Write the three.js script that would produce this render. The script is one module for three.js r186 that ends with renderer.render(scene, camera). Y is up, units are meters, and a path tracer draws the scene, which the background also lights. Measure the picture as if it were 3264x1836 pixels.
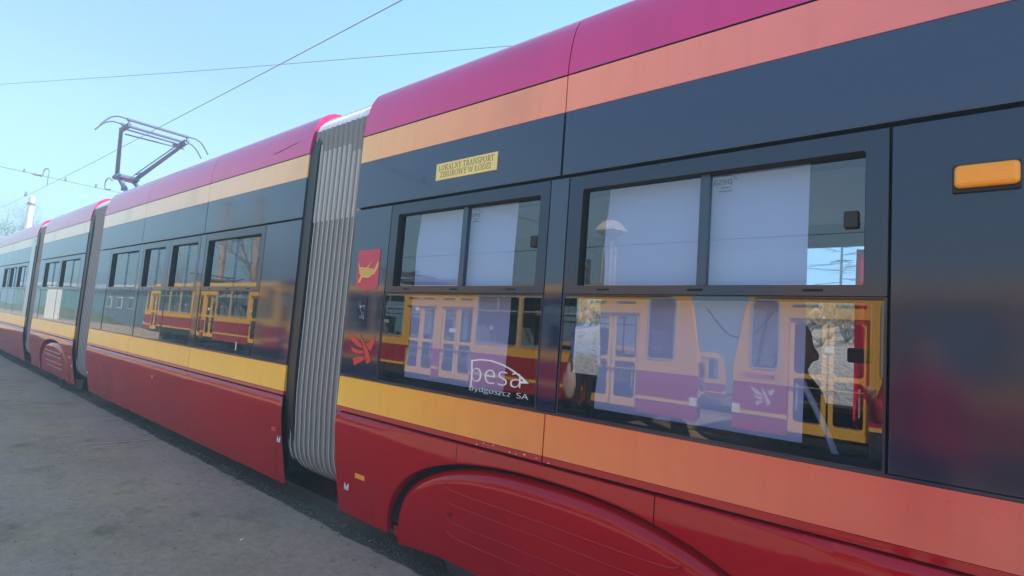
import * as THREE from 'three';
import { mergeGeometries, mergeVertices } from 'three/addons/utils/BufferGeometryUtils.js';
import { RoundedBoxGeometry } from 'three/addons/geometries/RoundedBoxGeometry.js';
import { MarchingCubes } from 'three/addons/objects/MarchingCubes.js';
import { FontLoader } from 'three/addons/loaders/FontLoader.js';
import { TextGeometry } from 'three/addons/geometries/TextGeometry.js';

// ------------------------------------------------------------------ camera, sky, sun, exposure
const scene = new THREE.Scene();
const EYE = new THREE.Vector3(0, 1.53, 2.35);
const camera = new THREE.PerspectiveCamera(55.904, 1024 / 576, 0.05, 2000);
camera.position.copy(EYE);
camera.up.set(-0.000744, 0.993464, 0.114142).normalize();
camera.lookAt(EYE.clone().add(new THREE.Vector3(-0.645336, 0.086716, -0.758961)));
camera.updateMatrixWorld();

const SKY_GAIN = 0.262;
{
  const W = 256, H = 128, data = new Float32Array(W * H * 4);
  const stops = [[0, [0.92, 1.24, 1.55]], [8, [0.80, 1.25, 1.68]], [16, [0.62, 1.18, 1.62]], [24, [0.475, 1.05, 1.45]], [34, [0.38, 0.81, 1.32]], [55, [0.30, 0.60, 1.1]], [90, [0.25, 0.48, 0.95]]];
  for (let j = 0; j < H; j++) {
    const el = ((j + 0.5) / H - 0.5) * 180;
    let c = [0.32, 0.30, 0.27];
    if (el > 0) {
      let k = 0; while (k < stops.length - 2 && el > stops[k + 1][0]) k++;
      const t = Math.min(1, (el - stops[k][0]) / (stops[k + 1][0] - stops[k][0]));
      c = stops[k][1].map((v, i) => v + (stops[k + 1][1][i] - v) * t);
    }
    for (let i = 0; i < W; i++) {
      const o = (j * W + i) * 4, az = ((i + 0.5) / W - 0.5) * 2 * Math.PI, e = el * Math.PI / 180, d = [Math.cos(e) * Math.cos(az), Math.sin(e), Math.cos(e) * Math.sin(az)];
      const ca = (d[0] * 34 + d[1] * 57 + d[2] * -40) / Math.hypot(34, 57, 40), deep = Math.max(0, Math.min(1, (el - 8) / 14)) * 0.30 * Math.max(0, Math.min(1, (0.55 - ca) / 0.5));
      for (let q = 0; q < 3; q++) data[o + q] = c[q] * SKY_GAIN * (1 - deep * [0.5, 1, 0.1][q]); data[o + 3] = 1;
    }
  }
  const sky = new THREE.DataTexture(data, W, H, THREE.RGBAFormat, THREE.FloatType);
  sky.mapping = THREE.EquirectangularReflectionMapping; sky.magFilter = THREE.LinearFilter; sky.minFilter = THREE.LinearFilter; sky.needsUpdate = true;
  scene.background = sky; scene.environment = sky;
}
const sun = new THREE.DirectionalLight(new THREE.Color(1.0, 0.93, 0.82), 4.5);
sun.position.set(34, 57, -40).multiplyScalar(0.6);
sun.castShadow = true; sun.shadow.mapSize.set(4096, 4096);
Object.assign(sun.shadow.camera, { left: -45, right: 30, top: 30, bottom: -30, near: 1, far: 160 });
scene.add(sun, sun.target);
scene.fog = new THREE.FogExp2(new THREE.Color(0.55, 0.84, 1.0), 0.0092);
const renderer = new THREE.WebGLRenderer({ antialias: true });
renderer.toneMapping = THREE.LinearToneMapping;
renderer.toneMappingExposure = 3.35;
renderer.shadowMap.enabled = true;

// ------------------------------------------------------------------ helpers
let seed = 7;
const rnd = () => { seed = (seed * 1664525 + 1013904223) >>> 0; return seed / 4294967296; };
const rr = (a, b) => a + (b - a) * rnd();
const used = {};
function numbered(n) { const k = used[n] = (used[n] ?? -1) + 1; return k ? `${n}_${String(k).padStart(3, '0')}` : n; }
function tag(o, label, category, group) { o.userData.label = label; o.userData.category = category; if (group) o.userData.group = group; return o; }
function thing(name, label, category, group, pos = [0, 0, 0], turn = 0) {
  const g = new THREE.Group(); g.name = numbered(name); g.position.set(...pos); g.rotation.y = turn; scene.add(g);
  return tag(g, label, category, group);
}
function norm(g) {
  g = g.index ? g.toNonIndexed() : g;
  for (const k of Object.keys(g.attributes)) if (!['position', 'normal', 'uv'].includes(k)) g.deleteAttribute(k);
  if (!g.attributes.uv) g.setAttribute('uv', new THREE.BufferAttribute(new Float32Array(g.attributes.position.count * 2), 2));
  return g;
}
function obj(name, geos, material, parent = scene, label) {
  const list = Array.isArray(geos) ? geos : [geos];
  const g = list.length > 1 ? mergeGeometries(list.map(norm)) : list[0];
  const m = new THREE.Mesh(g, material); m.name = parent === scene ? numbered(name) : name; m.castShadow = m.receiveShadow = true;
  if (label) m.userData.label = label;
  parent.add(m); return m;
}
function struct(name, geos, material) { const m = obj(name, geos, material); m.userData.kind = 'structure'; return m; }
const box = (x0, x1, y0, y1, z0, z1, sx = 1, sy = 1, sz = 1) => { const g = new THREE.BoxGeometry(x1 - x0, y1 - y0, z1 - z0, sx, sy, sz); g.translate((x0 + x1) / 2, (y0 + y1) / 2, (z0 + z1) / 2); return g; };
const rbox = (x0, x1, y0, y1, z0, z1, r = 0.01, s = 2) => { const g = new RoundedBoxGeometry(x1 - x0, y1 - y0, z1 - z0, s, r); g.translate((x0 + x1) / 2, (y0 + y1) / 2, (z0 + z1) / 2); return g; };
const V = (x, y, z) => new THREE.Vector3(x, y, z);
function tube(pts, r, seg = 24, rad = 6, closed = false) { return new THREE.TubeGeometry(new THREE.CatmullRomCurve3(pts.map((p) => V(...p)), closed, 'centripetal'), seg, r, rad, closed); }
function bar(a, b, r0, r1 = r0, rad = 8) {
  const A = V(...a), B = V(...b), g = new THREE.CylinderGeometry(r1, r0, A.distanceTo(B), rad);
  g.applyQuaternion(new THREE.Quaternion().setFromUnitVectors(V(0, 1, 0), B.clone().sub(A).normalize()));
  g.translate((A.x + B.x) / 2, (A.y + B.y) / 2, (A.z + B.z) / 2); return g;
}
function roundRect(x0, x1, y0, y1, r, path = new THREE.Shape()) {
  path.moveTo(x0 + r, y0); path.lineTo(x1 - r, y0); path.quadraticCurveTo(x1, y0, x1, y0 + r); path.lineTo(x1, y1 - r); path.quadraticCurveTo(x1, y1, x1 - r, y1);
  path.lineTo(x0 + r, y1); path.quadraticCurveTo(x0, y1, x0, y1 - r); path.lineTo(x0, y0 + r); path.quadraticCurveTo(x0, y0, x0 + r, y0); return path;
}
const poly = (pts) => new THREE.Shape(pts.map((p) => new THREE.Vector2(p[0], p[1])));
function extrude(shape, z0, z1, bevel = 0) {
  const g = new THREE.ExtrudeGeometry(shape, { depth: z1 - z0 - 2 * bevel, bevelEnabled: bevel > 0, bevelThickness: bevel, bevelSize: bevel, bevelOffset: -bevel, bevelSegments: 2, curveSegments: 8 });
  g.translate(0, 0, z0 + bevel); return g;
}
// value noise
function hash(x, y, s) { let h = (x * 374761393 + y * 668265263 + s * 1442695041) | 0; h = Math.imul(h ^ (h >>> 13), 1274126177); return ((h ^ (h >>> 16)) >>> 0) / 4294967296; }
function vnoise(x, y, p, s) {
  const xi = Math.floor(x), yi = Math.floor(y), fx = x - xi, fy = y - yi, u = fx * fx * (3 - 2 * fx), v = fy * fy * (3 - 2 * fy), m = (a) => ((a % p) + p) % p;
  const a = hash(m(xi), m(yi), s), b = hash(m(xi + 1), m(yi), s), c = hash(m(xi), m(yi + 1), s), d = hash(m(xi + 1), m(yi + 1), s);
  return a + (b - a) * u + (c - a) * v + (a - b - c + d) * u * v;
}
function fbm(x, y, p, oct, s) { let t = 0, a = 0.5, f = 1; for (let k = 0; k < oct; k++) { t += a * vnoise(x * f, y * f, p * f, s + k); a *= 0.5; f *= 2; } return t; }
function texture(n, fn, srgb = false, rx = 1, ry = 1) {
  const d = new Uint8Array(n * n * 4);
  for (let j = 0; j < n; j++) for (let i = 0; i < n; i++) { const c = fn(i / n, j / n), o = (j * n + i) * 4; for (let q = 0; q < 3; q++) d[o + q] = Math.max(0, Math.min(255, Math.round(255 * (c.length ? c[q] : c)))); d[o + 3] = 255; }
  const t = new THREE.DataTexture(d, n, n); t.wrapS = t.wrapT = THREE.RepeatWrapping; t.magFilter = THREE.LinearFilter; t.minFilter = THREE.LinearMipmapLinearFilter; t.generateMipmaps = true;
  if (srgb) t.colorSpace = THREE.SRGBColorSpace; t.repeat.set(rx, ry); t.needsUpdate = true; return t;
}
const lin = (r, g, b) => new THREE.Color().setRGB(r, g, b);
const std = (c, rough, extra = {}) => new THREE.MeshStandardMaterial({ color: lin(...c), roughness: rough, ...extra });
const phys = (c, rough, extra = {}) => new THREE.MeshPhysicalMaterial({ color: lin(...c), roughness: rough, ...extra });

// ------------------------------------------------------------------ materials
const wave = texture(256, (u, v) => 0.5 + 0.5 * (fbm(u * 4, v * 4, 4, 3, 11) - 0.45), false, 0.45, 0.45);
const smear = texture(512, (u, v) => { const n = fbm(u * 8, v * 5, 8, 5, 3); return 0.03 + 0.22 * n * n * n; }, false, 0.5, 0.5);
const grime = texture(512, (u, v) => { const a = fbm(u * 6, v * 6, 6, 5, 13), b = fbm(u * 40, v * 5, 40, 3, 14), k = 1 - 0.16 * Math.max(0, a - 0.38) * 2 - 0.10 * Math.max(0, b - 0.5) * 2 - (hash(Math.floor(u * 512), Math.floor(v * 512), 4) > 0.9985 ? 0.2 : 0); return k; }, false, 0.4, 0.4);
const M = {
  red: phys([0.44, 0.002, 0.012], 1, { ior: 1.42, roughnessMap: smear, map: grime, bumpMap: wave, bumpScale: 0.0011 }),
  roofRed: phys([0.68, 0.005, 0.165], 0.12, { ior: 1.85, map: grime }),
  stripe: phys([1, 1, 1], 0.2, { ior: 1.65, vertexColors: true, map: grime }),
  dark: phys([0.008, 0.015, 0.052], 0.07, { ior: 1.82, bumpMap: wave, bumpScale: 0.0004 }),
  darkBlur: phys([0.012, 0.018, 0.048], 0.14, { ior: 1.62 }),
  frame: phys([0.016, 0.024, 0.052], 0.16, { ior: 1.58 }),
  stile: phys([0.030, 0.052, 0.090], 0.2, { ior: 1.6 }),
  black: std([0.012, 0.012, 0.014], 0.75),
  shell: std([0.006, 0.006, 0.007], 0.9),
  glassUp: phys([0.66, 0.78, 1.0], 0, { transmission: 1, thickness: 0, ior: 2.0 }),
  glassLow: phys([0.65, 0.70, 0.90], 0, { transmission: 1, thickness: 0, ior: 1.95 }),
  glassFar: phys([0.85, 0.88, 0.9], 0, { transmission: 1, thickness: 0, ior: 1.4 }),
  paper: phys([0.80, 0.78, 0.82], 0.95, { transmission: 0.35, thickness: 0, side: THREE.DoubleSide }),
  white: std([0.82, 0.82, 0.82], 0.45),
  fold: std([0.235, 0.24, 0.24], 0.75),
  paintedSunTop: std([0.84, 0.85, 0.84], 0.6),  // near-white so the bellows tops look sunlit; the sunlight is in the colour
  piping: std([0.62, 0.61, 0.58], 0.5),
  batten: std([0.47, 0.48, 0.47], 0.55),
  gasket: phys([0.008, 0.009, 0.016], 0.45),
  amber: phys([1.0, 0.40, 0.03], 0.2),
  rubber: std([0.02, 0.02, 0.02], 0.6),
  steel: std([0.20, 0.22, 0.26], 0.45, { metalness: 0.6 }),
  wire: std([0.16, 0.20, 0.20], 0.5, { metalness: 0.3 }),
  inside: std([0.30, 0.31, 0.34], 0.7),
  insideDark: std([0.03, 0.03, 0.035], 0.8),
  concrete: std([0.62, 0.60, 0.56], 0.85),
  signYellow: std([0.80, 0.66, 0.22], 0.5),
  badgeRed: phys([0.55, 0.035, 0.07], 0.35),
  birdRed: phys([0.62, 0.03, 0.025], 0.4),
  gold: std([0.72, 0.48, 0.14], 0.5),
};
// yellow bands: salmon lens cast towards the driver's end and far pale haze, painted in
const mix3 = (a, b, t) => a.map((v, i) => v + (b[i] - v) * t);
const UPPER = [[-11, [0.95, 0.78, 0.54]], [-6, [0.95, 0.64, 0.33]], [-3.7, [0.95, 0.55, 0.185]], [-1.7, [0.97, 0.32, 0.175]], [-0.3, [0.88, 0.23, 0.19]], [1.5, [0.55, 0.17, 0.16]]];
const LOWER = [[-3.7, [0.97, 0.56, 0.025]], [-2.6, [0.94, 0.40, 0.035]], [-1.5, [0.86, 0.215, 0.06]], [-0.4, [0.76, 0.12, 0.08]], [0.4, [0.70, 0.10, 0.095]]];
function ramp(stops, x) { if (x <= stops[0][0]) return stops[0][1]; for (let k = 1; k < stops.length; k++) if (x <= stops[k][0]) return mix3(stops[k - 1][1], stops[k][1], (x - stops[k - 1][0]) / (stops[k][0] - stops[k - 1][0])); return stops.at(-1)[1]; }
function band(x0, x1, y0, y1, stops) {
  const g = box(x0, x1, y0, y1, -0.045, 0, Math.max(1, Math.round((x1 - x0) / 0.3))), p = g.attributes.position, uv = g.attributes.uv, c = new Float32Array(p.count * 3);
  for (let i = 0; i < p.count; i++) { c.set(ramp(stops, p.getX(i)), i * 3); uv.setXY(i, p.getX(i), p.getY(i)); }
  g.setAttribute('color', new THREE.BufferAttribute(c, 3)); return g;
}

// ------------------------------------------------------------------ ground
function groundY(x, z) {
  if (z > 11) { const t = Math.min(1, (z - 11) / 9); return -1.3 * t * t * (3 - 2 * t); }
  if (z < -4.2) { const t = Math.min(1, (-4.2 - z) / 3.6); return (1.75 * t * t * (3 - 2 * t) + 1.0 * Math.min(1, Math.max(0, (-7.6 - z) / 4))) * (x > -14 ? 1 : Math.max(0, 1 - (-14 - x) / 8)); }
  return 0;
}
const asphaltColor = texture(1024, (u, v) => {
  const big = fbm(u * 5, v * 5, 5, 4, 21), fine = fbm(u * 90, v * 90, 90, 3, 31), speck = hash(Math.floor(u * 1024), Math.floor(v * 1024), 5), blotch = fbm(u * 11, v * 11, 11, 4, 77);
  let k = 0.72 + 0.30 * (big - 0.5) + 0.26 * (fine - 0.45) + (speck > 0.9985 ? 0.35 : 0);
  const pit = fbm(u * 70 + 9, v * 70, 70, 2, 88), area = fbm(u * 6, v * 6, 6, 3, 89); if (area > 0.45 && pit > 0.54) k -= (pit - 0.54) * 1.5; if (blotch > 0.60) k -= (blotch - 0.60) * 1.1;
  const warm = Math.max(-0.3, (fbm(u * 4, v * 4, 4, 3, 41) - 0.42) * 2.2);
  return [k * (1 + 0.03 * warm), k * (0.985 + 0.03 * warm), k * (0.965 - 0.16 * warm)];
}, false, 1 / 3.1, 1 / 3.1);
const asphaltBump = texture(1024, (u, v) => 0.45 * fbm(u * 60, v * 60, 60, 4, 51) + 0.4 * fbm(u * 9, v * 9, 9, 4, 52) + 0.2 * hash(Math.floor(u * 512), Math.floor(v * 512), 9), false, 1 / 3.1, 1 / 3.1);
const mAsphalt = std([0.615, 0.452, 0.315], 0.93, { map: asphaltColor, bumpMap: asphaltBump, bumpScale: 0.012 });
const mGravel = std([0.36, 0.29, 0.185], 0.95, { map: asphaltColor, bumpMap: asphaltBump, bumpScale: 0.05 });
const mDirt = std([0.36, 0.285, 0.215], 0.96, { map: asphaltColor, bumpMap: asphaltBump, bumpScale: 0.05 });
function sheet(xs, zs, fy) {
  const pos = [], uv = [], idx = [], nx = xs.length, nz = zs.length;
  for (let j = 0; j < nz; j++) for (let i = 0; i < nx; i++) { const z = typeof zs[j] === 'function' ? zs[j](xs[i]) : zs[j]; pos.push(xs[i], fy(xs[i], z), z); uv.push(xs[i], z); }
  for (let j = 0; j < nz - 1; j++) for (let i = 0; i < nx - 1; i++) { const a = j * nx + i, b = a + 1, c = a + nx, d = c + 1; idx.push(a, c, b, b, c, d); }
  const g = new THREE.BufferGeometry(); g.setAttribute('position', new THREE.Float32BufferAttribute(pos, 3)); g.setAttribute('uv', new THREE.Float32BufferAttribute(uv, 2)); g.setIndex(idx); g.computeVertexNormals(); return g;
}
const span = (a, b, n) => Array.from({ length: n + 1 }, (_, i) => a + (b - a) * i / n);
const farX = [-600, -300, -150, -100, ...span(-80, 20, 50), 40, 80, 150, 300, 600];
// far yard on both sides, one sheet to the horizon, 0.14 m lower under the tram
struct('ground', sheet(farX, [-600, -300, -120, -60, -30, -20, -12, ...span(-9, -3, 16), -2.8, 0, 0.2, 4, ...span(9, 22, 13), 30, 60, 120, 300, 600], (x, z) => (z > -2.9 && z < 11 ? -0.14 : groundY(x, z) - 0.02)), mGravel);
// the paved strip where the photographer stands, with a ragged edge beside the track
const edge = (x) => -0.11 + 0.05 * (fbm(x * 1.3 + 200, 3.3, 4096, 4, 61) - 0.5) * 2 + 0.05 * (fbm(x * 11 + 400, 1.2, 4096, 4, 62) - 0.5);
{
  const xs = [-300, -120, -60, ...span(-40, -12, 140), ...span(-11.9, 4, 900), 10, 40, 120, 300];
  const bumpy = (x, z) => (z > 1.8 || x < -14 ? 0 : 0.004 * (fbm(x * 0.9 + 50, z * 0.9 + 50, 512, 3, 71) - 0.5));
  struct('pavement', sheet(xs, [(x) => edge(x) - 0.02, (x) => edge(x), (x) => edge(x) + 0.05, ...span(0.25, 2.2, 20), 3, 4.5, 6, 9, 10.9], (x, z) => { const e = z - edge(x); return e < -0.005 ? -0.15 : e < 0.03 ? -0.018 : bumpy(x, z); }), mAsphalt);
  struct('track_bed', sheet([-300, -60, ...span(-40, 6, 200), 300], span(-2.75, 0.16, 16), (x, z) => -0.055 + 0.04 * (fbm(x * 3 + 90, z * 3 + 90, 512, 3, 81) - 0.5) * 2), mDirt);
}
// rubble along the broken edge of the paving
{
  const g = new THREE.IcosahedronGeometry(1, 0), n = 5200, im = new THREE.InstancedMesh(g, std([0.25, 0.21, 0.165], 0.95), n), m = new THREE.Matrix4(), q = new THREE.Quaternion(), c = new THREE.Color();
  for (let i = 0; i < n; i++) {
    const x = 2 - Math.pow(rnd(), 1.7) * 26, d = Math.abs(rr(-1, 1) * rr(0, 1)), z = edge(x) - 0.10 + (rnd() < 0.95 ? d * 0.26 - 0.04 : rr(-0.1, 0.4)), s = rr(0.002, 0.007) * (rnd() < 0.05 ? 1.9 : 1), on = z > edge(x) + 0.02;
    q.setFromEuler(new THREE.Euler(rr(0, 6), rr(0, 6), rr(0, 6)));
    m.compose(V(x, on ? 0.002 + s * 0.2 : -0.045 + s * 0.3, z), q, V(s * rr(0.8, 1.6), s * rr(0.5, 0.9), s * rr(0.8, 1.6))); im.setMatrixAt(i, m);
    const k = rr(0.6, 1.25) * (rnd() < 0.04 ? 1.7 : 1); im.setColorAt(i, c.setRGB(k, k * 0.97, k * 0.93));
  }
  im.name = 'rubble'; im.castShadow = im.receiveShadow = true; tag(im, 'crumbled grey rubble along the broken edge of the paving', 'rubble'); im.userData.kind = 'stuff'; scene.add(im);
}
{
  const g = new THREE.IcosahedronGeometry(1, 0), n = 900, im = new THREE.InstancedMesh(g, std([0.26, 0.25, 0.235], 0.9), n), m = new THREE.Matrix4(), q = new THREE.Quaternion(), c = new THREE.Color();
  for (let i = 0; i < n; i++) {
    const x = rr(-12, -1.5), z = rr(0.1, 2.1), s = rr(0.002, 0.0055) * (rnd() < 0.03 ? 1.8 : 1);
    q.setFromEuler(new THREE.Euler(rr(0, 6), rr(0, 6), rr(0, 6))); m.compose(V(x, s * 0.3, z), q, V(s * rr(0.8, 1.7), s * 0.6, s)); im.setMatrixAt(i, m);
    const k = rr(0.7, 1.5) * (rnd() < 0.12 ? 1.8 : 1); im.setColorAt(i, c.setRGB(k, k, k));
  }
  im.name = 'grit'; tag(im, 'loose pale grit scattered over the grey paving', 'grit'); im.userData.kind = 'stuff'; im.castShadow = true; scene.add(im);
}
// pale seams across the paving
[[-7.35, 0.03, 0.72, 0.035], [-8.9, 0.05, 0.62, 0.03], [-10.6, 0.1, 0.9, 0.035], [-12.4, 0.1, 0.9, 0.035], [-14.6, 0.05, 1.0, 0.04]].forEach(([x, z0, z1, w], i) => {
  const pts = span(z0, z1, 14), pos = pts.map((z) => [x + 0.03 * (vnoise(z * 4 + 30, i + 8, 512, 91) - 0.5), z]), s = poly([...pos.map(([a, b]) => [a - w / 2 * rr(0.5, 1.2), -b]), ...pos.reverse().map(([a, b]) => [a + w / 2 * rr(0.5, 1.2), -b])]);
  const g = new THREE.ShapeGeometry(s); g.rotateX(-Math.PI / 2); g.translate(0, 0.005, 0);
  struct('paving_seam', g, std([0.66, 0.49, 0.36], 0.9));
});

// ------------------------------------------------------------------ the long articulated tram
const tram = thing('articulated_tram', 'long red, yellow and black articulated tram standing beside the grey paving', 'tram');
// side profile: height -> z of the near side
const SIDE = [[0.125, -0.105], [0.25, -0.082], [0.40, -0.052], [0.55, -0.025], [0.66, -0.009], [0.74, -0.001], [0.875, 0]];
function prof(y) { if (y >= 0.875) return 0; if (y <= 0.125) return -0.105; let k = 0; while (y > SIDE[k + 1][0]) k++; const t = (y - SIDE[k][0]) / (SIDE[k + 1][0] - SIDE[k][0]); return SIDE[k][1] + (SIDE[k + 1][1] - SIDE[k][1]) * t; }
const ROOF = [[2.992, 0], [3.06, -0.004], [3.14, -0.014], [3.22, -0.032], [3.29, -0.056], [3.35, -0.09], [3.395, -0.14], [3.425, -0.20], [3.44, -0.28], [3.445, -0.5], [3.446, -0.8], [3.447, -1.2]];
const roofPath = [...ROOF, ...ROOF.slice(0, -1).reverse().map(([y, z]) => [y, -2.4 - z])];
function sweep(x0, x1, path, nx = 1) { // a skin along x over a (y, z) path, outwards from the body
  const pos = [], uv = [], idx = []; let s = 0;
  path.forEach(([y, z], j) => { if (j) s += Math.hypot(y - path[j - 1][0], z - path[j - 1][1]); for (let i = 0; i <= nx; i++) { const x = x0 + (x1 - x0) * i / nx; pos.push(x, y, z); uv.push(x, s); } });
  for (let j = 0; j < path.length - 1; j++) for (let i = 0; i < nx; i++) { const a = j * (nx + 1) + i, b = a + 1, c = a + nx + 1, d = c + 1; idx.push(a, b, c, b, d, c); }
  const g = new THREE.BufferGeometry(); g.setAttribute('position', new THREE.Float32BufferAttribute(pos, 3)); g.setAttribute('uv', new THREE.Float32BufferAttribute(uv, 2)); g.setIndex(idx); g.computeVertexNormals(); return g;
}
function ring(x, outer, inner, dir) { // flat end face between two paths
  const pos = [], uv = [], idx = [], n = outer.length;
  for (let j = 0; j < n; j++) { pos.push(x, ...outer[j], x, ...inner[j]); uv.push(outer[j][1], outer[j][0], inner[j][1], inner[j][0]); }
  for (let j = 0; j < n - 1; j++) { const a = 2 * j; dir > 0 ? idx.push(a, a + 1, a + 2, a + 1, a + 3, a + 2) : idx.push(a, a + 2, a + 1, a + 1, a + 2, a + 3); }
  const g = new THREE.BufferGeometry(); g.setAttribute('position', new THREE.Float32BufferAttribute(pos, 3)); g.setAttribute('uv', new THREE.Float32BufferAttribute(uv, 2)); g.setIndex(idx); g.computeVertexNormals(); return g;
}
const shrunk = (path, d) => path.map(([y, z]) => [y - d * 0.85, -1.2 + (z + 1.2) * (1 - d / 1.2)]);
// bogie opening in the skirt: a flattened arch
const ARCH = { hw: 1.33, y0: 0.10, ht: 0.695, n: 2.35 };
const archY = (dx, a = ARCH) => { const u = Math.min(1, Math.abs(dx) / a.hw); return a.y0 + a.ht * Math.pow(Math.max(0, 1 - Math.pow(u, a.n)), 1 / a.n); };
function skirt(x0, x1, arch) {
  let xs = span(x0, x1, Math.max(2, Math.ceil((x1 - x0) / 0.12)));
  if (arch !== undefined) {
    for (let k = 0; k <= 90; k++) { const x = arch + ARCH.hw * Math.cos(Math.PI * k / 90); if (x > x0 + 1e-3 && x < x1 - 1e-3) xs.push(x); }
    for (const e of [-1, 1]) { const x = arch + e * (ARCH.hw + 0.0015); if (x > x0 && x < x1) xs.push(x); }
    xs = [...new Set(xs.map((v) => +v.toFixed(5)))].sort((a, b) => a - b);
  }
  const pos = [], uv = [], idx = [], nz = 13, NR = nz + 2;
  xs.forEach((x) => {
    const yb = arch !== undefined && Math.abs(x - arch) <= ARCH.hw ? Math.max(0.125, archY(x - arch)) : 0.125;
    const col = [[yb + 0.004, -0.13], [yb, prof(yb) - 0.006]];
    for (let k = 0; k <= nz - 1; k++) { const y = yb + 0.006 + (0.868 - yb - 0.006) * k / (nz - 1); col.push([y, prof(y)]); }
    col.push([0.868, -0.05]);
    for (const [y, z] of col) { pos.push(x, y, z); uv.push(x, y); }
  });
  const R = NR + 1;
  for (let i = 0; i < xs.length - 1; i++) for (let j = 0; j < R - 1; j++) { const a = i * R + j, b = a + R; idx.push(a, b, a + 1, b, b + 1, a + 1); }
  const g = new THREE.BufferGeometry(); g.setAttribute('position', new THREE.Float32BufferAttribute(pos, 3)); g.setAttribute('uv', new THREE.Float32BufferAttribute(uv, 2)); g.setIndex(idx); g.computeVertexNormals(); return g;
}
function bogieCover(cx) {
  const A = { hw: 1.285, y0: 0.085, ht: 0.678, n: 2.35 }, nt = 110, rows = [0, 0.012, 0.03, 0.055, 0.085, 0.12, 0.18, 0.28, 0.42, 0.6, 0.8, 1], pos = [], uv = [], idx = [];
  for (let i = 0; i <= nt; i++) {
    const th = Math.PI * i / nt, c = -Math.cos(th), s = Math.sin(th), bx = A.hw * Math.sign(c) * Math.pow(Math.abs(c), 2 / A.n), by = A.y0 + A.ht * Math.pow(s, 2 / A.n), tx = bx * 0.5, ty = 0.15 + 0.05 * s;
    rows.forEach((r) => {
      const L = Math.hypot(tx - bx, ty - by), q = r / Math.max(1e-6, 1), x = bx + (tx - bx) * q, y = by + (ty - by) * q, d = L * q, e = Math.max(0, 1 - d / 0.10);
      pos.push(cx + x, y, prof(Math.max(0.125, y)) - 0.004 - (r === 0 ? 0.075 : 0.055 * e * e)); uv.push(cx + x, y);
    });
  }
  const R = rows.length; for (let i = 0; i < nt; i++) for (let j = 0; j < R - 1; j++) { const a = i * R + j, b = a + R; idx.push(a, a + 1, b, b, a + 1, b + 1); }
  // close the lower middle
  const g = new THREE.BufferGeometry(); g.setAttribute('position', new THREE.Float32BufferAttribute(pos, 3)); g.setAttribute('uv', new THREE.Float32BufferAttribute(uv, 2)); g.setIndex(idx); g.computeVertexNormals();
  const low = span(0.125, 0.2, 3).map((y) => [y, prof(y) - 0.010]), g2 = sweep(cx - A.hw * 0.98, cx + A.hw * 0.98, low, 8);
  const m = obj('bogie_cover', [g, g2], M.red, tram, 'domed red bogie cover with pressed horizontal ridges');
  for (const y of [0.578, 0.494, 0.384, 0.292]) {
    const z = (yy) => prof(yy) - 0.0035;
    obj('ridge', tube([[cx - 0.725, y + 0.028, z(y + 0.028)], [cx - 0.70, y + 0.004, z(y)], [cx - 0.62, y - 0.002, z(y)], [cx, y - 0.004, z(y)], [cx + 0.66, y - 0.006, z(y)], [cx + 0.74, y + 0.004, z(y)], [cx + 0.765, y + 0.024, z(y + 0.02)]], 0.0068, 40, 6), M.red, m);
  }
  const lock = new THREE.CylinderGeometry(0.016, 0.018, 0.01, 18); lock.rotateX(Math.PI / 2); lock.translate(cx - 0.685, 0.43, prof(0.43) + 0.001); obj('lock', [lock], M.red, m);
  const key = new THREE.CylinderGeometry(0.008, 0.008, 0.012, 12); key.rotateX(Math.PI / 2); key.translate(cx - 0.685, 0.43, prof(0.43) + 0.003); obj('lock', [key], M.black, m);
}
function windowUnit(x0, x1, h0, h1, mid, opt = {}) {
  // frame with the opening of the sliding window above and the flush fixed pane below
  const s = roundRect(x0, x1, 1.768, 2.398, 0.004); const hole = new THREE.Path(); roundRect(h0, h1, 1.812, 2.322, 0.012, hole); s.holes.push(hole);
  const lower = roundRect(x0 + 0.001, x1 - 0.001, 1.146, 1.766, 0.004), lh = new THREE.Path(); roundRect(x0 + 0.012, x1 - 0.010, 1.152, 1.762, 0.01, lh); lower.holes.push(lh);
  const w = obj('window', extrude(s, -0.07, 0, 0.0015), [M.frame, M.shell], tram); obj('lower_frame', extrude(lower, -0.06, -0.003), [M.frame, M.shell], w);
  const n = opt.slots ?? 3; // drain slots in the lower rail
  for (let k = 0; k < n; k++) { const cx = x0 + (x1 - x0) * (0.17 + 0.33 * k); obj('drain_slot', box(cx - 0.035, cx + 0.035, 1.786, 1.796, -0.02, 0.0015), M.shell, w); }
  const pane = (a, b, c, d, z, m, nm) => { const g = new THREE.PlaneGeometry(b - a, d - c); g.translate((a + b) / 2, (c + d) / 2, z); obj(nm, g, m, w); };
  const m0 = mid ?? h0 + (h1 - h0) * 0.5;
  pane(h0, m0 + 0.02, 1.81, 2.324, -0.034, M.glassUp, 'upper_pane'); pane(m0 - 0.02, h1, 1.81, 2.324, -0.046, M.glassUp, 'upper_pane');
  if (mid) obj('meeting_stile', box(m0 - 0.021, m0 + 0.022, 1.81, 2.323, -0.058, -0.028), M.stile, w);
  pane(x0 + 0.011, x1 - 0.009, 1.151, 1.763, -0.005, M.glassLow, 'lower_pane');
  const lx = h1 - 0.072; if (opt.latch !== false) obj('latch', [rbox(lx, lx + 0.05, 2.035, 2.10, -0.047, -0.022, 0.006)], M.rubber, w);
  // dark glazing bead round the fixed pane
  const bead = roundRect(x0 + 0.012, x1 - 0.010, 1.152, 1.762, 0.006), bh = new THREE.Path(); roundRect(x0 + 0.034, x1 - 0.03, 1.182, 1.745, 0.02, bh); bead.holes.push(bh);
  obj('glazing_bead', extrude(bead, -0.016, -0.012), M.shell, w);
  return w;
}
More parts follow.
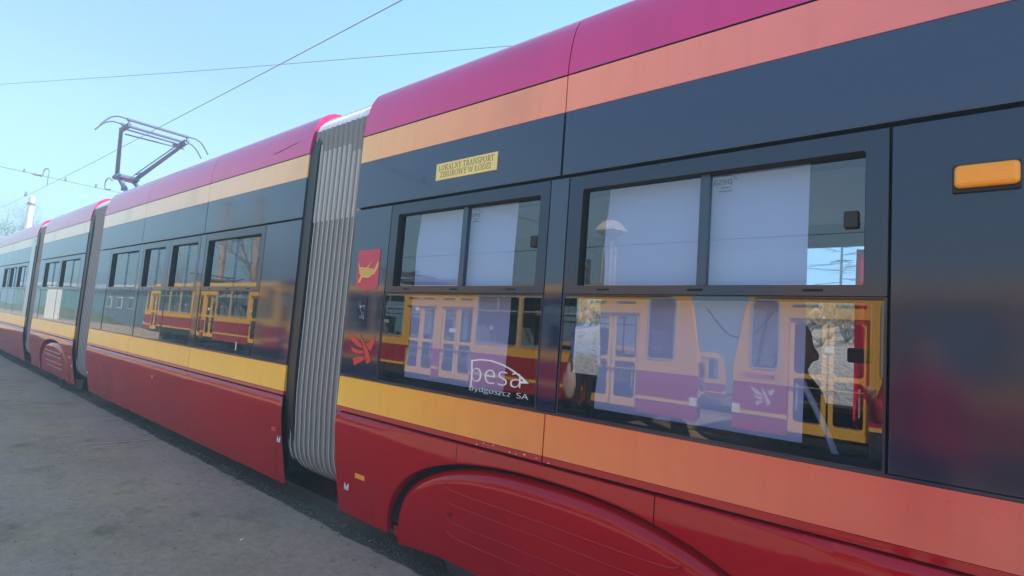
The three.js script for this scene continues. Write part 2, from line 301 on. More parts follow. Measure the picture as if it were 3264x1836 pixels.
const darkPanel = (x0, x1, y0, y1, m = M.dark) => obj('body_panel', extrude(roundRect(x0 + 0.003, x1 - 0.003, y0, y1, 0.004), -0.05, 0, 0.002), m, tram, 'glossy black panel');
// a rigid section from x0 to x1: skin, roof and shell
function section(x0, x1, joints, o = {}) {
  const cuts = [x0, ...joints, x1], g = 0.004;
  for (let k = 0; k < cuts.length - 1; k++) {
    const a = cuts[k] + (k ? g : 0), b = cuts[k + 1] - (k < cuts.length - 2 ? g : 0);
    obj('roof_panel', sweep(a, b, roofPath), M.roofRed, tram, 'curved crimson roof panel');
    const lip = shrunk(roofPath, 0.03); obj('roof_edge', ring(a, roofPath, lip, -1), M.roofRed, tram); obj('roof_edge', ring(b, roofPath, lip, 1), M.roofRed, tram);
    obj('upper_band', band(a, b, 2.775, 2.982, UPPER), M.stripe, tram, 'upper yellow band');
    darkPanel(a, b, 2.417, 2.772);
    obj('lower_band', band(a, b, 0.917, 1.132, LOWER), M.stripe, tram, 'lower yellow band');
    obj('trim_rail', box(a, b, 0.884, 0.915, -0.045, 0.0008), M.red, tram);
  }
  const sc = [x0, ...(o.skirtJoints ?? joints), x1];
  for (let k = 0; k < sc.length - 1; k++) obj('skirt_panel', skirt(sc[k] + (k ? 0.0025 : 0), sc[k + 1] - (k < sc.length - 2 ? 0.0025 : 0), o.arch), M.red, tram, 'red skirt panel');
  obj('sill_trim', box(x0, x1, 1.134, 1.145, -0.045, -0.002), M.frame, tram);
  if (o.arch !== undefined) bogieCover(o.arch);
  obj('inner_shell', [box(x0, x1, 0.22, 1.14, -0.30, -0.115), box(x0, x1, 2.35, 3.06, -0.28, -0.05), box(x0, x1, 0.2, 0.36, -2.3, -0.29), ...(o.pillars ?? []).map(([a, b]) => box(a, b, 1.14, 2.36, -0.12, -0.062))], M.shell, tram);
  obj('floor', box(x0 + 0.05, x1 - 0.05, 0.36, 0.40, -2.3, -0.30), M.insideDark, tram);
  obj('ceiling', box(x0 + 0.05, x1 - 0.05, 2.55, 2.6, -2.3, -0.285), M.inside, tram);
  const fw = o.farWindows ?? [];
  const far = roundRect(x0, x1, 0.2, 3.0, 0.01); for (const [a, b, c, d] of fw) { const h = new THREE.Path(); roundRect(a, b, c, d, 0.05, h); far.holes.push(h); }
  obj('far_wall', extrude(far, -2.4, -2.34), M.insideDark, tram);
  for (const [a, b, c, d] of fw) { const pg = new THREE.PlaneGeometry(b - a, d - c); pg.translate((a + b) / 2, (c + d) / 2, -2.37); obj('far_pane', pg, M.glassFar, tram); }
  for (const [x, dir] of [[x0, -1], [x1, 1]]) { const e = box(Math.min(x, x - dir * 0.04), Math.max(x, x - dir * 0.04), 0.3, 3.0, -2.3, -0.2); if (o.open !== dir) obj('end_wall', e, M.insideDark, tram); }
}
// section at the right edge
section(-3.634, 3.2, [-1.706], { arch: -1.71, skirtJoints: [-2.334, -1.075], pillars: [[-3.6, -3.16], [-1.79, -1.63], [-0.24, 3.2]], farWindows: [[-3.15, -1.98, 1.2, 1.98], [-1.82, -0.52, 1.2, 2.39], [0.9, 2.4, 1.2, 2.39]] });
darkPanel(-3.634, -3.184, 1.148, 2.398);
windowUnit(-3.180, -1.772, -3.098, -1.838, -2.455);
darkPanel(-1.770, -1.647, 1.148, 2.398);
windowUnit(-1.644, -0.228, -1.557, -0.302, -0.921);
darkPanel(-0.222, 3.2, 1.148, 2.398, M.darkBlur);
// pantograph section
section(-10.87, -4.449, [-8.764, -6.593], { pillars: [[-10.87, -10.18], [-8.8, -8.6], [-7.75, -7.6], [-6.68, -6.5], [-5.12, -4.449]], farWindows: [[-10, -8.8, 1.2, 2.2], [-8.6, -6.9, 1.2, 2.2]] });
darkPanel(-5.102, -4.449, 1.148, 2.398, M.dark);
windowUnit(-6.512, -5.106, -6.44, -5.186);
darkPanel(-6.66, -6.518, 1.148, 2.398);
windowUnit(-7.62, -6.665, -7.535, -6.742, undefined, { slots: 2 });
windowUnit(-8.66, -7.626, -8.572, -7.79, undefined, { slots: 2 });
darkPanel(-8.80, -8.666, 1.148, 2.398);
windowUnit(-10.22, -8.806, -10.12, -8.85);
darkPanel(-10.87, -10.226, 1.148, 2.398);
// short bogie section
section(-15.63, -11.79, [], { arch: -13.36, skirtJoints: [-12.75], pillars: [[-15.63, -15.1], [-13.8, -13.45], [-12.0, -11.79]], farWindows: [[-15, -13.8, 1.2, 2.2]] });
darkPanel(-15.63, -15.166, 1.148, 2.398);
windowUnit(-15.16, -13.62, -15.05, -13.75);
windowUnit(-13.614, -12.0, -13.515, -12.1);
darkPanel(-11.996, -11.79, 1.148, 2.398);
// far suspended section and the last section
section(-22.8, -16.45, [-20.6, -18.6], { pillars: [[-22.8, -20.6], [-17.1, -16.45]] });
darkPanel(-17.06, -16.45, 1.148, 2.398);
windowUnit(-18.40, -17.07, -18.27, -17.17, undefined, { slots: 2 });
windowUnit(-19.48, -18.41, -19.43, -18.48, undefined, { slots: 2 });
windowUnit(-20.55, -19.49, -20.47, -19.55, undefined, { slots: 2 });
darkPanel(-22.8, -20.56, 1.148, 2.398);
obj('end_sheen', rbox(-16.88, -16.46, 1.14, 2.985, -0.01, 0.004, 0.004), std([0.55, 0.62, 0.58], 0.3), tram, 'end panel of the far section, its bright reflection painted in pale grey');  // pale overlay: bright reflection on the end panel put into the colour
section(-30, -23.7, [-27], { pillars: [[-30, -23.7]] });
darkPanel(-30, -23.7, 1.148, 2.398);

// bellows between the sections
const BPATH = [[0.20, -0.9], [0.205, -0.55], [0.225, -0.36], [0.27, -0.22], [0.34, -0.135], [0.46, -0.09], [0.65, -0.072], [0.9, -0.055], [1.2, -0.05], [1.8, -0.048], [2.35, -0.048], [2.8, -0.05], [3.0, -0.05], [3.13, -0.052], [3.19, -0.058], [3.245, -0.076], [3.295, -0.106], [3.34, -0.15], [3.375, -0.205], [3.396, -0.29], [3.405, -0.5], [3.405, -0.8], [3.405, -1.2], [3.405, -1.6], [3.39, -2.05], [3.26, -2.28], [3.0, -2.35], [2, -2.35], [1, -2.35]];
const bcurve = new THREE.CatmullRomCurve3(BPATH.map(([y, z]) => V(0, y, z)), false, 'centripetal');
const bpts = bcurve.getSpacedPoints(120), btan = bpts.map((_, i) => bpts[Math.min(120, i + 1)].clone().sub(bpts[Math.max(0, i - 1)]).normalize());
const offs = (i, d) => [bpts[i].y + -btan[i].z * -d, bpts[i].z + btan[i].y * d]; // outward normal
function foldGeometry(w, i0 = 0, i1 = 120, lift = 0) {
  const nu = 8, count = i1 - i0, pos = [], uv = [], idx = [];
  for (let i = i0; i <= i1; i++) for (let k = 0; k <= nu; k++) { const u = k / nu, top = Math.max(0, Math.min(1, (bpts[i].y - 2.9) / 0.25)), d = (0.022 + 0.014 * top) * Math.pow(Math.sin(Math.PI * u), 0.55 + 0.3 * top) - 0.012 + lift, [y, z] = offs(i, d); pos.push(u * w, y, z); uv.push(u * w, i * 0.05); }
  for (let i = 0; i < count; i++) for (let k = 0; k < nu; k++) { const a = i * (nu + 1) + k, b = a + 1, c = a + nu + 1, e = c + 1; idx.push(a, b, c, b, e, c); }
  const g = new THREE.BufferGeometry(); g.setAttribute('position', new THREE.Float32BufferAttribute(pos, 3)); g.setAttribute('uv', new THREE.Float32BufferAttribute(uv, 2)); g.setIndex(idx); g.computeVertexNormals(); return g;
}
function bellows(x0, x1, n, wide = true) {
  const w = (x1 - x0) / n, fg = foldGeometry(w), h = obj('bellows', sweep(x0, x1, BPATH.map(([y, z]) => [y - 0.03 * Math.sign(y - 1.5) * (z < -0.15 ? 1 : 0), z - 0.03 * (z > -1.2 ? 1 : -1)])), M.black, tram, 'grey folded bellows joining two sections');
  const at = (y) => { let b = 0; for (let i = 0; i < 80; i++) if (bpts[i].z > -0.5 && Math.abs(bpts[i].y - y) < Math.abs(bpts[b].y - y)) b = i; return b; };
  const i0 = at(0.24), i1 = at(2.39);
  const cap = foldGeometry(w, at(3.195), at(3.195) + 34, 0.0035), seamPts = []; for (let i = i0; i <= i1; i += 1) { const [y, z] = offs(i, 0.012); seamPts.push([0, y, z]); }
  const seam = tube(seamPts, 0.0042, 50, 5);
  for (let k = 0; k < n; k++) {
    const f = obj('fold', fg, M.fold, h); f.position.x = x0 + k * w; const tc = obj('painted_sun_top', cap, M.paintedSunTop, h); tc.position.x = x0 + k * w;  // pale cap over each fold paints the sun on its top
    const s = obj('seam', seam, M.piping, h); s.position.x = x0 + k * w + w * 0.9;
    if (wide && k < n) { const top = 3.04 - 0.012 * k, a = at(2.395), b = at(top), pts = []; for (let i = a; i <= b; i++) { const [y, z] = offs(i, 0.014); pts.push([y, z]); }
      const pos = [], idx = [], uv = []; pts.forEach(([y, z]) => [[0.008, -0.012], [0.014, 0.003], [w * 0.34, 0.006], [w * 0.56, 0.003], [w * 0.6, -0.012]].forEach(([dx, dz]) => { pos.push(dx, y, z + dz); uv.push(dx, y); }));
      for (let i = 0; i < pts.length - 1; i++) for (let q = 0; q < 4; q++) { const A = i * 5 + q, B = A + 1, C = A + 5, D = C + 1; idx.push(A, B, C, B, D, C); }
      const g = new THREE.BufferGeometry(); g.setAttribute('position', new THREE.Float32BufferAttribute(pos, 3)); g.setAttribute('uv', new THREE.Float32BufferAttribute(uv, 2)); g.setIndex(idx); g.computeVertexNormals();
      const bt = obj('batten', g, M.batten, h); bt.position.x = x0 + k * w + w * 0.25; }
  }
}
const RIMP = [[0.19, -0.5], [0.22, -0.25], [0.32, -0.13], [0.5, -0.075], [0.8, -0.03], [1.1, -0.014], [2.95, -0.012], [3.06, -0.022], [3.13, -0.042], [3.18, -0.075], [3.205, -0.12], [3.22, -0.2], [3.23, -0.5], [3.23, -1.2], [3.23, -2.0], [3.15, -2.31], [2.9, -2.37], [1, -2.37]];
function gasket(x0, x1) { const o = sweep(x0, x1, RIMP), inn = shrunk(RIMP, 0.08); obj('gasket', [o, ring(x1, RIMP, inn, 1), ring(x0, RIMP, inn, -1)], M.gasket, tram, 'black rubber frame at the end of a section'); }
gasket(-4.452, -4.318); bellows(-4.442, -3.63, 11);
gasket(-11.793, -11.64); bellows(-11.78, -10.86, 10, false);
gasket(-16.453, -16.3); bellows(-16.44, -15.62, 9, false);
gasket(-23.0, -22.8); bellows(-23.7, -23.0, 8, false);
// thick roof ends that catch the sun
for (const x of [-4.449, -11.79, -16.45, -22.8]) obj('roof_end', ring(x + 0.001, roofPath.filter(([, z]) => z < -0.005 && z > -2.39), shrunk(roofPath.filter(([, z]) => z < -0.005 && z > -2.39), 0.042), 1), M.roofRed, tram, 'crimson end edge of the roof');
// red scratch-like dent line on the roof side
obj('roof_dent', tube([[-5.12, 3.095, -0.0062], [-5.0, 3.108, -0.0085], [-4.88, 3.12, -0.0105], [-4.70, 3.14, -0.0138]], 0.0035, 20, 5), std([0.2, 0.01, 0.07], 0.5), tram);

// signs, badges and markers
const font = await new FontLoader().loadAsync('fonts/droid/droid_sans_regular.typeface.json');
{
  const c = document.createElement('canvas'); c.width = 1024; c.height = 216; const g = c.getContext('2d');
  g.fillStyle = '#f0dc86'; g.fillRect(0, 0, 1024, 216); g.fillStyle = '#2c2618'; g.textAlign = 'center'; g.font = '100px serif';
  const fit = (t, y, wd) => { const m = g.measureText(t).width; g.save(); g.translate(505, y); g.scale(wd / m, 1); g.fillText(t, 0, 0); g.restore(); };
  fit('LOKALNY TRANSPORT', 96, 940); fit('ZBIOROWY W ŁODZI', 186, 860);
  const t = new THREE.CanvasTexture(c); t.colorSpace = THREE.SRGBColorSpace; t.anisotropy = 8;
  obj('sign_plate', rbox(-2.734, -2.184, 2.517, 2.632, 0.0005, 0.004, 0.0015), M.signYellow, tram, 'yellow plate lettered LOKALNY TRANSPORT ZBIOROWY W ŁODZI');
  const p = new THREE.PlaneGeometry(0.546, 0.112); p.translate(-2.459, 2.5745, 0.006); obj('sign_print', p, std([1, 1, 1], 0.5, { map: t }), tram);
}
{ // city arms: golden boat on a red shield
  const s = new THREE.Shape(); s.moveTo(-3.542, 2.082); s.lineTo(-3.272, 2.082); s.lineTo(-3.262, 1.83); s.quadraticCurveTo(-3.262, 1.795, -3.30, 1.79); s.lineTo(-3.38, 1.785); s.lineTo(-3.402, 1.768); s.lineTo(-3.425, 1.787); s.lineTo(-3.50, 1.795); s.quadraticCurveTo(-3.542, 1.80, -3.542, 1.84);
  const b = obj('coat_of_arms', extrude(s, 0.0005, 0.003), M.badgeRed, tram, 'red shield with a golden boat');
  const hull = [[-3.529, 1.992], [-3.509, 1.956], [-3.322, 1.939], [-3.306, 1.963], [-3.282, 1.998], [-3.283, 1.950], [-3.316, 1.902], [-3.393, 1.873], [-3.479, 1.879], [-3.506, 1.915]];
  const oar = [[-3.342, 2.010], [-3.405, 1.943], [-3.463, 1.884], [-3.484, 1.836], [-3.514, 1.842], [-3.481, 1.889], [-3.419, 1.949]];
  obj('boat', extrude(poly(hull), 0.0028, 0.0045), M.gold, b); obj('oar', extrude(poly(oar), 0.0040, 0.0055), M.gold, b);
  for (let k = 0; k < 3; k++) obj('plank_line', box(-3.505 + 0.008 * k, -3.315 - 0.012 * k, 1.932 - 0.018 * k, 1.935 - 0.018 * k, 0.004, 0.0051), M.badgeRed, b);
}
{ // five-feathered red emblem
  const parts = [[[-3.583, 1.470], [-3.480, 1.433], [-3.396, 1.384], [-3.370, 1.357], [-3.443, 1.366], [-3.523, 1.405]], [[-3.428, 1.458], [-3.362, 1.401], [-3.304, 1.347], [-3.269, 1.292], [-3.259, 1.272], [-3.310, 1.248], [-3.333, 1.306], [-3.383, 1.390]], [[-3.242, 1.460], [-3.243, 1.399], [-3.274, 1.344], [-3.309, 1.356], [-3.339, 1.393], [-3.292, 1.405]], [[-3.525, 1.358], [-3.439, 1.342], [-3.367, 1.340], [-3.352, 1.319], [-3.434, 1.313], [-3.501, 1.324]], [[-3.485, 1.277], [-3.365, 1.299], [-3.333, 1.287], [-3.375, 1.259], [-3.462, 1.225]]];
  const b = obj('emblem', extrude(poly(parts[1]), 0.001, 0.003), M.birdRed, tram, 'red winged emblem on the black panel');
  parts.forEach((p, i) => { if (i !== 1) obj('feather', extrude(poly(p), 0.001, 0.0026), M.birdRed, b); });
}
{ // small inspection flap above the emblem
  const f = obj('service_flap', extrude(roundRect(-3.50, -3.375, 1.53, 1.735, 0.006), 0.0005, 0.004, 0.001), M.dark, tram);
  obj('flap_window', box(-3.465, -3.385, 1.56, 1.70, 0.0035, 0.0052), M.glassLow, f);
  for (let k = 0; k < 26; k++) { const x = rr(-3.46, -3.395), y = rr(1.565, 1.67), s = rr(0.002, 0.006); obj('flake', box(x, x + s, y, y + s * rr(0.6, 2.4), 0.0052, 0.006), M.white, f); }
}
{ // maker's white lettering on the fixed pane
  const arc = [[-2.277, 1.366], [-2.201, 1.379], [-2.110, 1.379], [-2.027, 1.365], [-1.945, 1.338], [-1.874, 1.305], [-1.830, 1.277], [-1.894, 1.271], [-1.893, 1.282], [-1.866, 1.286], [-1.918, 1.316], [-1.974, 1.340], [-2.036, 1.358], [-2.115, 1.371], [-2.200, 1.371], [-2.263, 1.359], [-2.260, 1.310], [-2.270, 1.307]];
  const b = obj('maker_logo', extrude(poly(arc), -0.003, -0.0015), M.white, tram, 'white maker\'s lettering with an arc on the window glass');
  const word = (t, x0, x1, y, size, sy) => { const g = new TextGeometry(t, { font, size, depth: 0.0012, curveSegments: 6, bevelEnabled: true, bevelThickness: 0.0002, bevelSize: 0, bevelOffset: -size * 0.022, bevelSegments: 1 }); g.computeBoundingBox(); const bb = g.boundingBox; g.translate(-bb.min.x, 0, 0); g.scale((x1 - x0) / (bb.max.x - bb.min.x), sy, 1); g.translate(x0, y, -0.0032); obj('lettering', g, M.white, b); };
  word('pesa', -2.268, -1.888, 1.243, 0.098, 1.12); word('Bydgoszcz', -2.272, -1.955, 1.189, 0.031, 0.95); word('SA', -1.912, -1.828, 1.189, 0.031, 0.95);
}
{ // amber side lamp on the door panel
  const b = obj('side_lamp', rbox(-0.048, 0.126, 2.124, 2.222, 0.0005, 0.014, 0.006), M.rubber, tram, 'amber ribbed side lamp');
  obj('lens', [rbox(-0.043, 0.123, 2.135, 2.213, 0.010, 0.046, 0.017, 5), ...[0, 1, 2, 3, 4, 5, 6].map((k) => rbox(-0.026, 0.106, 2.147 + k * 0.0082, 2.1503 + k * 0.0082, 0.04, 0.0472, 0.0013, 1))], M.amber, b);
}
for (const [x0, x1, y0, c, lab] of [[-3.38, -3.265, 0.43, M.amber, 'small amber reflector'], [-4.62, -4.545, 0.56, std([0.55, 0.05, 0.05], 0.4), 'small red reflector'], [-12.05, -11.93, 0.56, M.amber, 'small amber reflector'], [-7.72, -7.65, 0.68, std([0.6, 0.12, 0.12], 0.4), 'small red reflector']])
  obj('side_reflector', rbox(x0, x1, y0, y0 + 0.035, prof(y0) - 0.002, prof(y0) + 0.008, 0.004), c, tram, lab);
for (const [x, y] of [[-3.50, 0.315], [-4.50, 0.48], [-10.80, 0.42], [-11.86, 0.42]]) { // jacking point decals
  const z = prof(y + 0.03) + 0.0035, d = obj('decal', rbox(x - 0.026, x + 0.026, y, y + 0.062, z - 0.003, z, 0.001, 1), M.white, tram, 'white decal with a black arrowhead');
  obj('arrowhead', extrude(poly([[x - 0.016, y + 0.050], [x + 0.016, y + 0.050], [x, y + 0.018]]), z + 0.0003, z + 0.001), M.black, d); obj('arrowhead', box(x - 0.014, x + 0.014, y + 0.008, y + 0.013, z + 0.0003, z + 0.001), M.black, d);
}
for (let k = 0; k < 9; k++) { const x = -2.2 + k * 0.065 + rr(-0.02, 0.02), y = 0.886 + rr(0, 0.02); if (k !== 3) obj('paint_chip', box(x, x + rr(0.003, 0.014), y, y + rr(0.002, 0.006), 0.0009, 0.0016), M.white, tram); }
for (const x of [-3.205, -4.575]) obj('hatch_seam', tube([0.13, 0.2, 0.3, 0.40].map((y) => [x, y, prof(y) - 0.0008]), 0.002, 12, 4), M.black, tram);
// raised seams hidden behind the skirt: wheels under the bogie sections
for (const cx of [-1.71, -13.36]) for (const dx of [-0.75, 0.75]) { const w = new THREE.CylinderGeometry(0.31, 0.31, 0.12, 28); w.rotateX(Math.PI / 2); w.translate(cx + dx, 0.18, -0.40); obj('wheel', w, M.steel, tram); }

// pantograph on the roof of the second section
{
  const PM = std([0.10, 0.135, 0.24], 0.55), P = obj('pantograph', [rbox(-15.15, -14.75, 4.43, 4.53, -1.40, -1.0, 0.03), ...[-1.02, -1.38].map((z) => bar([-15.25, 4.50, z], [-14.9, 4.50, z], 0.055)), bar([-14.9, 4.45, -1.1], [-14.4, 4.1, -1.0], 0.025), bar([-14.9, 4.45, -1.3], [-14.5, 4.05, -1.45], 0.02), bar([-15.1, 4.42, -1.35], [-14.7, 4.22, -1.75], 0.014), bar([-14.95, 4.62, -1.36], [-14.7, 4.66, -1.42], 0.012), bar([-15.0, 4.45, -1.06], [-13.6, 3.7, -1.06], 0.05), bar([-15.0, 4.45, -1.36], [-13.6, 3.7, -1.36], 0.05), box(-14.3, -12.9, 3.55, 3.7, -1.7, -0.7)], PM, tram, 'raised steel pantograph on the roof');
  for (const [z0, z1, x] of [[-1.03, -0.66, -13.62], [-1.37, -1.72, -13.05]]) obj('upper_arm', [bar([-15.1, 4.5, z0], [x, 5.18, z1], 0.048, 0.036), bar([-15.1, 4.62, z0 + 0.02], [x, 5.24, z1 + 0.03], 0.012)], PM, P);
  for (const [x, y] of [[-13.5, 5.30], [-13.12, 5.33]]) { obj('collector_strip', rbox(x - 0.03, x + 0.03, y - 0.03, y + 0.02, -1.78, -0.62, 0.01), PM, P);
    for (const s of [-1, 1]) { const z = -1.2 + s * 0.58; obj('horn', tube([[x, y, z], [x, y + 0.0, z + s * 0.14], [x, y - 0.06, z + s * 0.26], [x, y - 0.24, z + s * 0.40], [x, y - 0.27, z + s * 0.42]], 0.016, 20, 6), PM, P); } }
  obj('head_bar', [bar([-13.32, 5.17, -0.62], [-13.32, 5.17, -1.78], 0.022), bar([-13.32, 5.06, -0.66], [-13.2, 5.06, -1.74], 0.014), ...[-0.66, -1.74].map((z) => rbox(-13.58, -13.04, 5.16, 5.24, z - 0.035, z + 0.035, 0.012)), ...[-0.66, -1.74].flatMap((z) => [-13.5, -13.12].map((x) => bar([x, 5.17, z], [x, 5.31, z], 0.018))), bar([-13.14, 5.1, -1.62], [-13.3, 5.12, -1.55], 0.03)], PM, P);
  obj('cable_loop', tube([[-15.3, 4.42, -1.0], [-15.45, 4.5, -0.96], [-15.62, 4.42, -0.94], [-15.6, 4.26, -0.95], [-15.38, 4.22, -1.0]], 0.012, 30, 5), PM, P);
}

// ------------------------------------------------------------------ things inside the tram
function sheetPaper(x0, x1, y0, y1, z, label) {
  const g = new THREE.PlaneGeometry(x1 - x0, y1 - y0, 12, 24), p = g.attributes.position;
  for (let i = 0; i < p.count; i++) { const u = p.getX(i) / (x1 - x0), v = p.getY(i) / (y1 - y0); p.setZ(i, 0.006 * Math.sin(u * 7 + v * 2) + 0.004 * Math.sin(v * 9)); p.setX(i, p.getX(i) + (u < -0.4 ? 0.006 * Math.sin(v * 17) : 0)); }
  g.computeVertexNormals(); g.translate((x0 + x1) / 2, (y0 + y1) / 2, z);
  return tag(obj('paper_sheet', g, M.paper), label, 'paper sheet', 'white paper sheets hung inside the tram windows');
}
sheetPaper(-2.99, -2.09, 1.19, 2.35, -0.105, 'white paper sheet hung behind the smaller window, above the white maker lettering');
sheetPaper(-1.465, -0.512, 1.19, 2.35, -0.105, 'wide white paper sheet hung behind the larger window near the amber lamp');

for (const [x, y, z] of [[-0.90, 2.285, -0.094], [-2.47, 2.27, -0.094]]) { // faint maker's print, seen from behind
  const sh = scene.children.find((o) => o.name === (x > -1 ? 'paper_sheet_001' : 'paper_sheet')), g = new TextGeometry('pesa', { font, size: 0.03, depth: 0.001, curveSegments: 3 }); g.scale(-1, 1, 1); g.index ?? g.setIndex([...Array(g.attributes.position.count).keys()].map((k) => (k % 3 === 1 ? k + 1 : k % 3 === 2 ? k - 1 : k)));
  g.translate(x + 0.08, y, z); const a = new THREE.TorusGeometry(0.05, 0.002, 4, 16, 1.9); a.scale(1, 0.5, 1); a.translate(x + 0.045, y + 0.015, z);
  obj('printed_mark', [norm(g), norm(a), norm(box(x + 0.03, x + 0.07, y - 0.018, y - 0.014, z, z + 0.001)), norm(box(x + 0.02, x + 0.08, y - 0.034, y - 0.030, z, z + 0.001))], std([0.12, 0.12, 0.16], 0.8), sh);
}
{
  const pole = thing('validator_post', 'dark ticket validator on a grey handrail behind the larger window', 'validator');
  obj('handrail', bar([-0.40, 0.4, -1.2], [-0.40, 2.55, -1.2], 0.017), M.steel, pole);
  obj('validator_box', rbox(-0.52, -0.41, 1.52, 1.60, -1.24, -1.14, 0.012), std([0.16, 0.10, 0.085], 0.5), pole);
  const b = new THREE.PlaneGeometry(0.2, 1.35, 10, 20), p = b.attributes.position; for (let i = 0; i < p.count; i++) p.setZ(i, 0.025 * Math.sin(p.getX(i) * 45 + p.getY(i) * 2) + 0.01 * Math.sin(p.getY(i) * 7));
  b.computeVertexNormals(); b.translate(-0.545, 1.68, -2.30);
  tag(obj('red_cloth', b, phys([0.75, 0.02, 0.06], 0.9, { transmission: 0.4, thickness: 0, side: THREE.DoubleSide })), 'bright red cloth hanging at the far-side window of the tram', 'cloth');
  tag(obj('rope', [tube([[-0.60, 1.47, -0.36], [-0.565, 1.42, -0.33], [-0.52, 1.34, -0.31], [-0.47, 1.24, -0.30], [-0.425, 1.13, -0.30]], 0.013, 30, 7)], M.white), 'pale rope slanting down behind the larger window beside the seated person', 'rope');
  for (const [x, n] of [[-0.62, 'grey tram seat by the larger window under the seated person'], [-2.55, 'grey tram seat behind the smaller window']]) {
    const s = thing('tram_seat', n, 'seat', 'seats inside the tram', [x, 0.40, -0.62]);
    obj('seat_pad', rbox(-0.22, 0.22, 0.38, 0.45, -0.2, 0.22, 0.03), std([0.06, 0.07, 0.1], 0.8), s); obj('backrest', rbox(-0.26, -0.20, 0.42, 1.0, -0.2, 0.22, 0.025), std([0.06, 0.07, 0.1], 0.8), s); obj('base', box(-0.1, 0.1, 0, 0.38, -0.1, 0.1), M.steel, s);
  }
}

// ------------------------------------------------------------------ people
function figure(name, label, bones, colors, at, turn, res = 84) {
  let lo = V(9, 9, 9), hi = V(-9, -9, -9);
  for (const [a, b, ra, rb] of bones) for (const [p, r] of [[a, ra], [b, rb]]) { lo.min(V(p[0] - r, p[1] - r, p[2] - r)); hi.max(V(p[0] + r, p[1] + r, p[2] + r)); }
  const c = lo.clone().add(hi).multiplyScalar(0.5), half = Math.max(hi.x - lo.x, hi.y - lo.y, hi.z - lo.z) / 2 * 1.08;
  const mc = new MarchingCubes(res, new THREE.MeshStandardMaterial(), false, false, 60000); mc.isolation = 0;
  const h = res / 2;
  const sd = (p, q) => { const [a, b, ra, rb] = q, abx = b[0] - a[0], aby = b[1] - a[1], abz = b[2] - a[2], L = abx * abx + aby * aby + abz * abz || 1e-9, t = Math.max(0, Math.min(1, ((p.x - a[0]) * abx + (p.y - a[1]) * aby + (p.z - a[2]) * abz) / L)); return Math.hypot(p.x - a[0] - abx * t, p.y - a[1] - aby * t, p.z - a[2] - abz * t) - (ra + (rb - ra) * t); };
  const p = V();
  for (let k = 0; k < res; k++) for (let j = 0; j < res; j++) for (let i = 0; i < res; i++) {
    p.set(c.x + (i - h) / h * half, c.y + (j - h) / h * half, c.z + (k - h) / h * half); let d = 1e3;
    for (const q of bones) { const s = sd(p, q), kk = q[5] ?? 0.035, e = Math.max(0, kk - Math.abs(d - s)) / kk; d = Math.min(d, s) - e * e * kk * 0.25; }
    mc.field[i + j * res + k * res * res] = -d;
  }
  mc.update();
  const n = mc.count, pos = new Float32Array(n * 3), col = new Float32Array(n * 3);
  for (let i = 0; i < n; i++) {
    p.set(c.x + mc.positionArray[3 * i] * half, c.y + mc.positionArray[3 * i + 1] * half, c.z + mc.positionArray[3 * i + 2] * half); pos.set([p.x, p.y, p.z], 3 * i);
    let b = 0, bd = 1e3; bones.forEach((q) => { const s = sd(p, q); if (s < bd) { bd = s; b = q[4]; } }); col.set(colors[b], 3 * i);
  }
  let g = new THREE.BufferGeometry(); g.setAttribute('position', new THREE.BufferAttribute(pos, 3)); g.setAttribute('color', new THREE.BufferAttribute(col, 3)); g = mergeVertices(g, 1e-4); g.computeVertexNormals();
  const t = thing(name, label, 'person', undefined, at, turn);
  obj('body', g, new THREE.MeshStandardMaterial({ vertexColors: true, roughness: 0.85 }), t); return t;
}
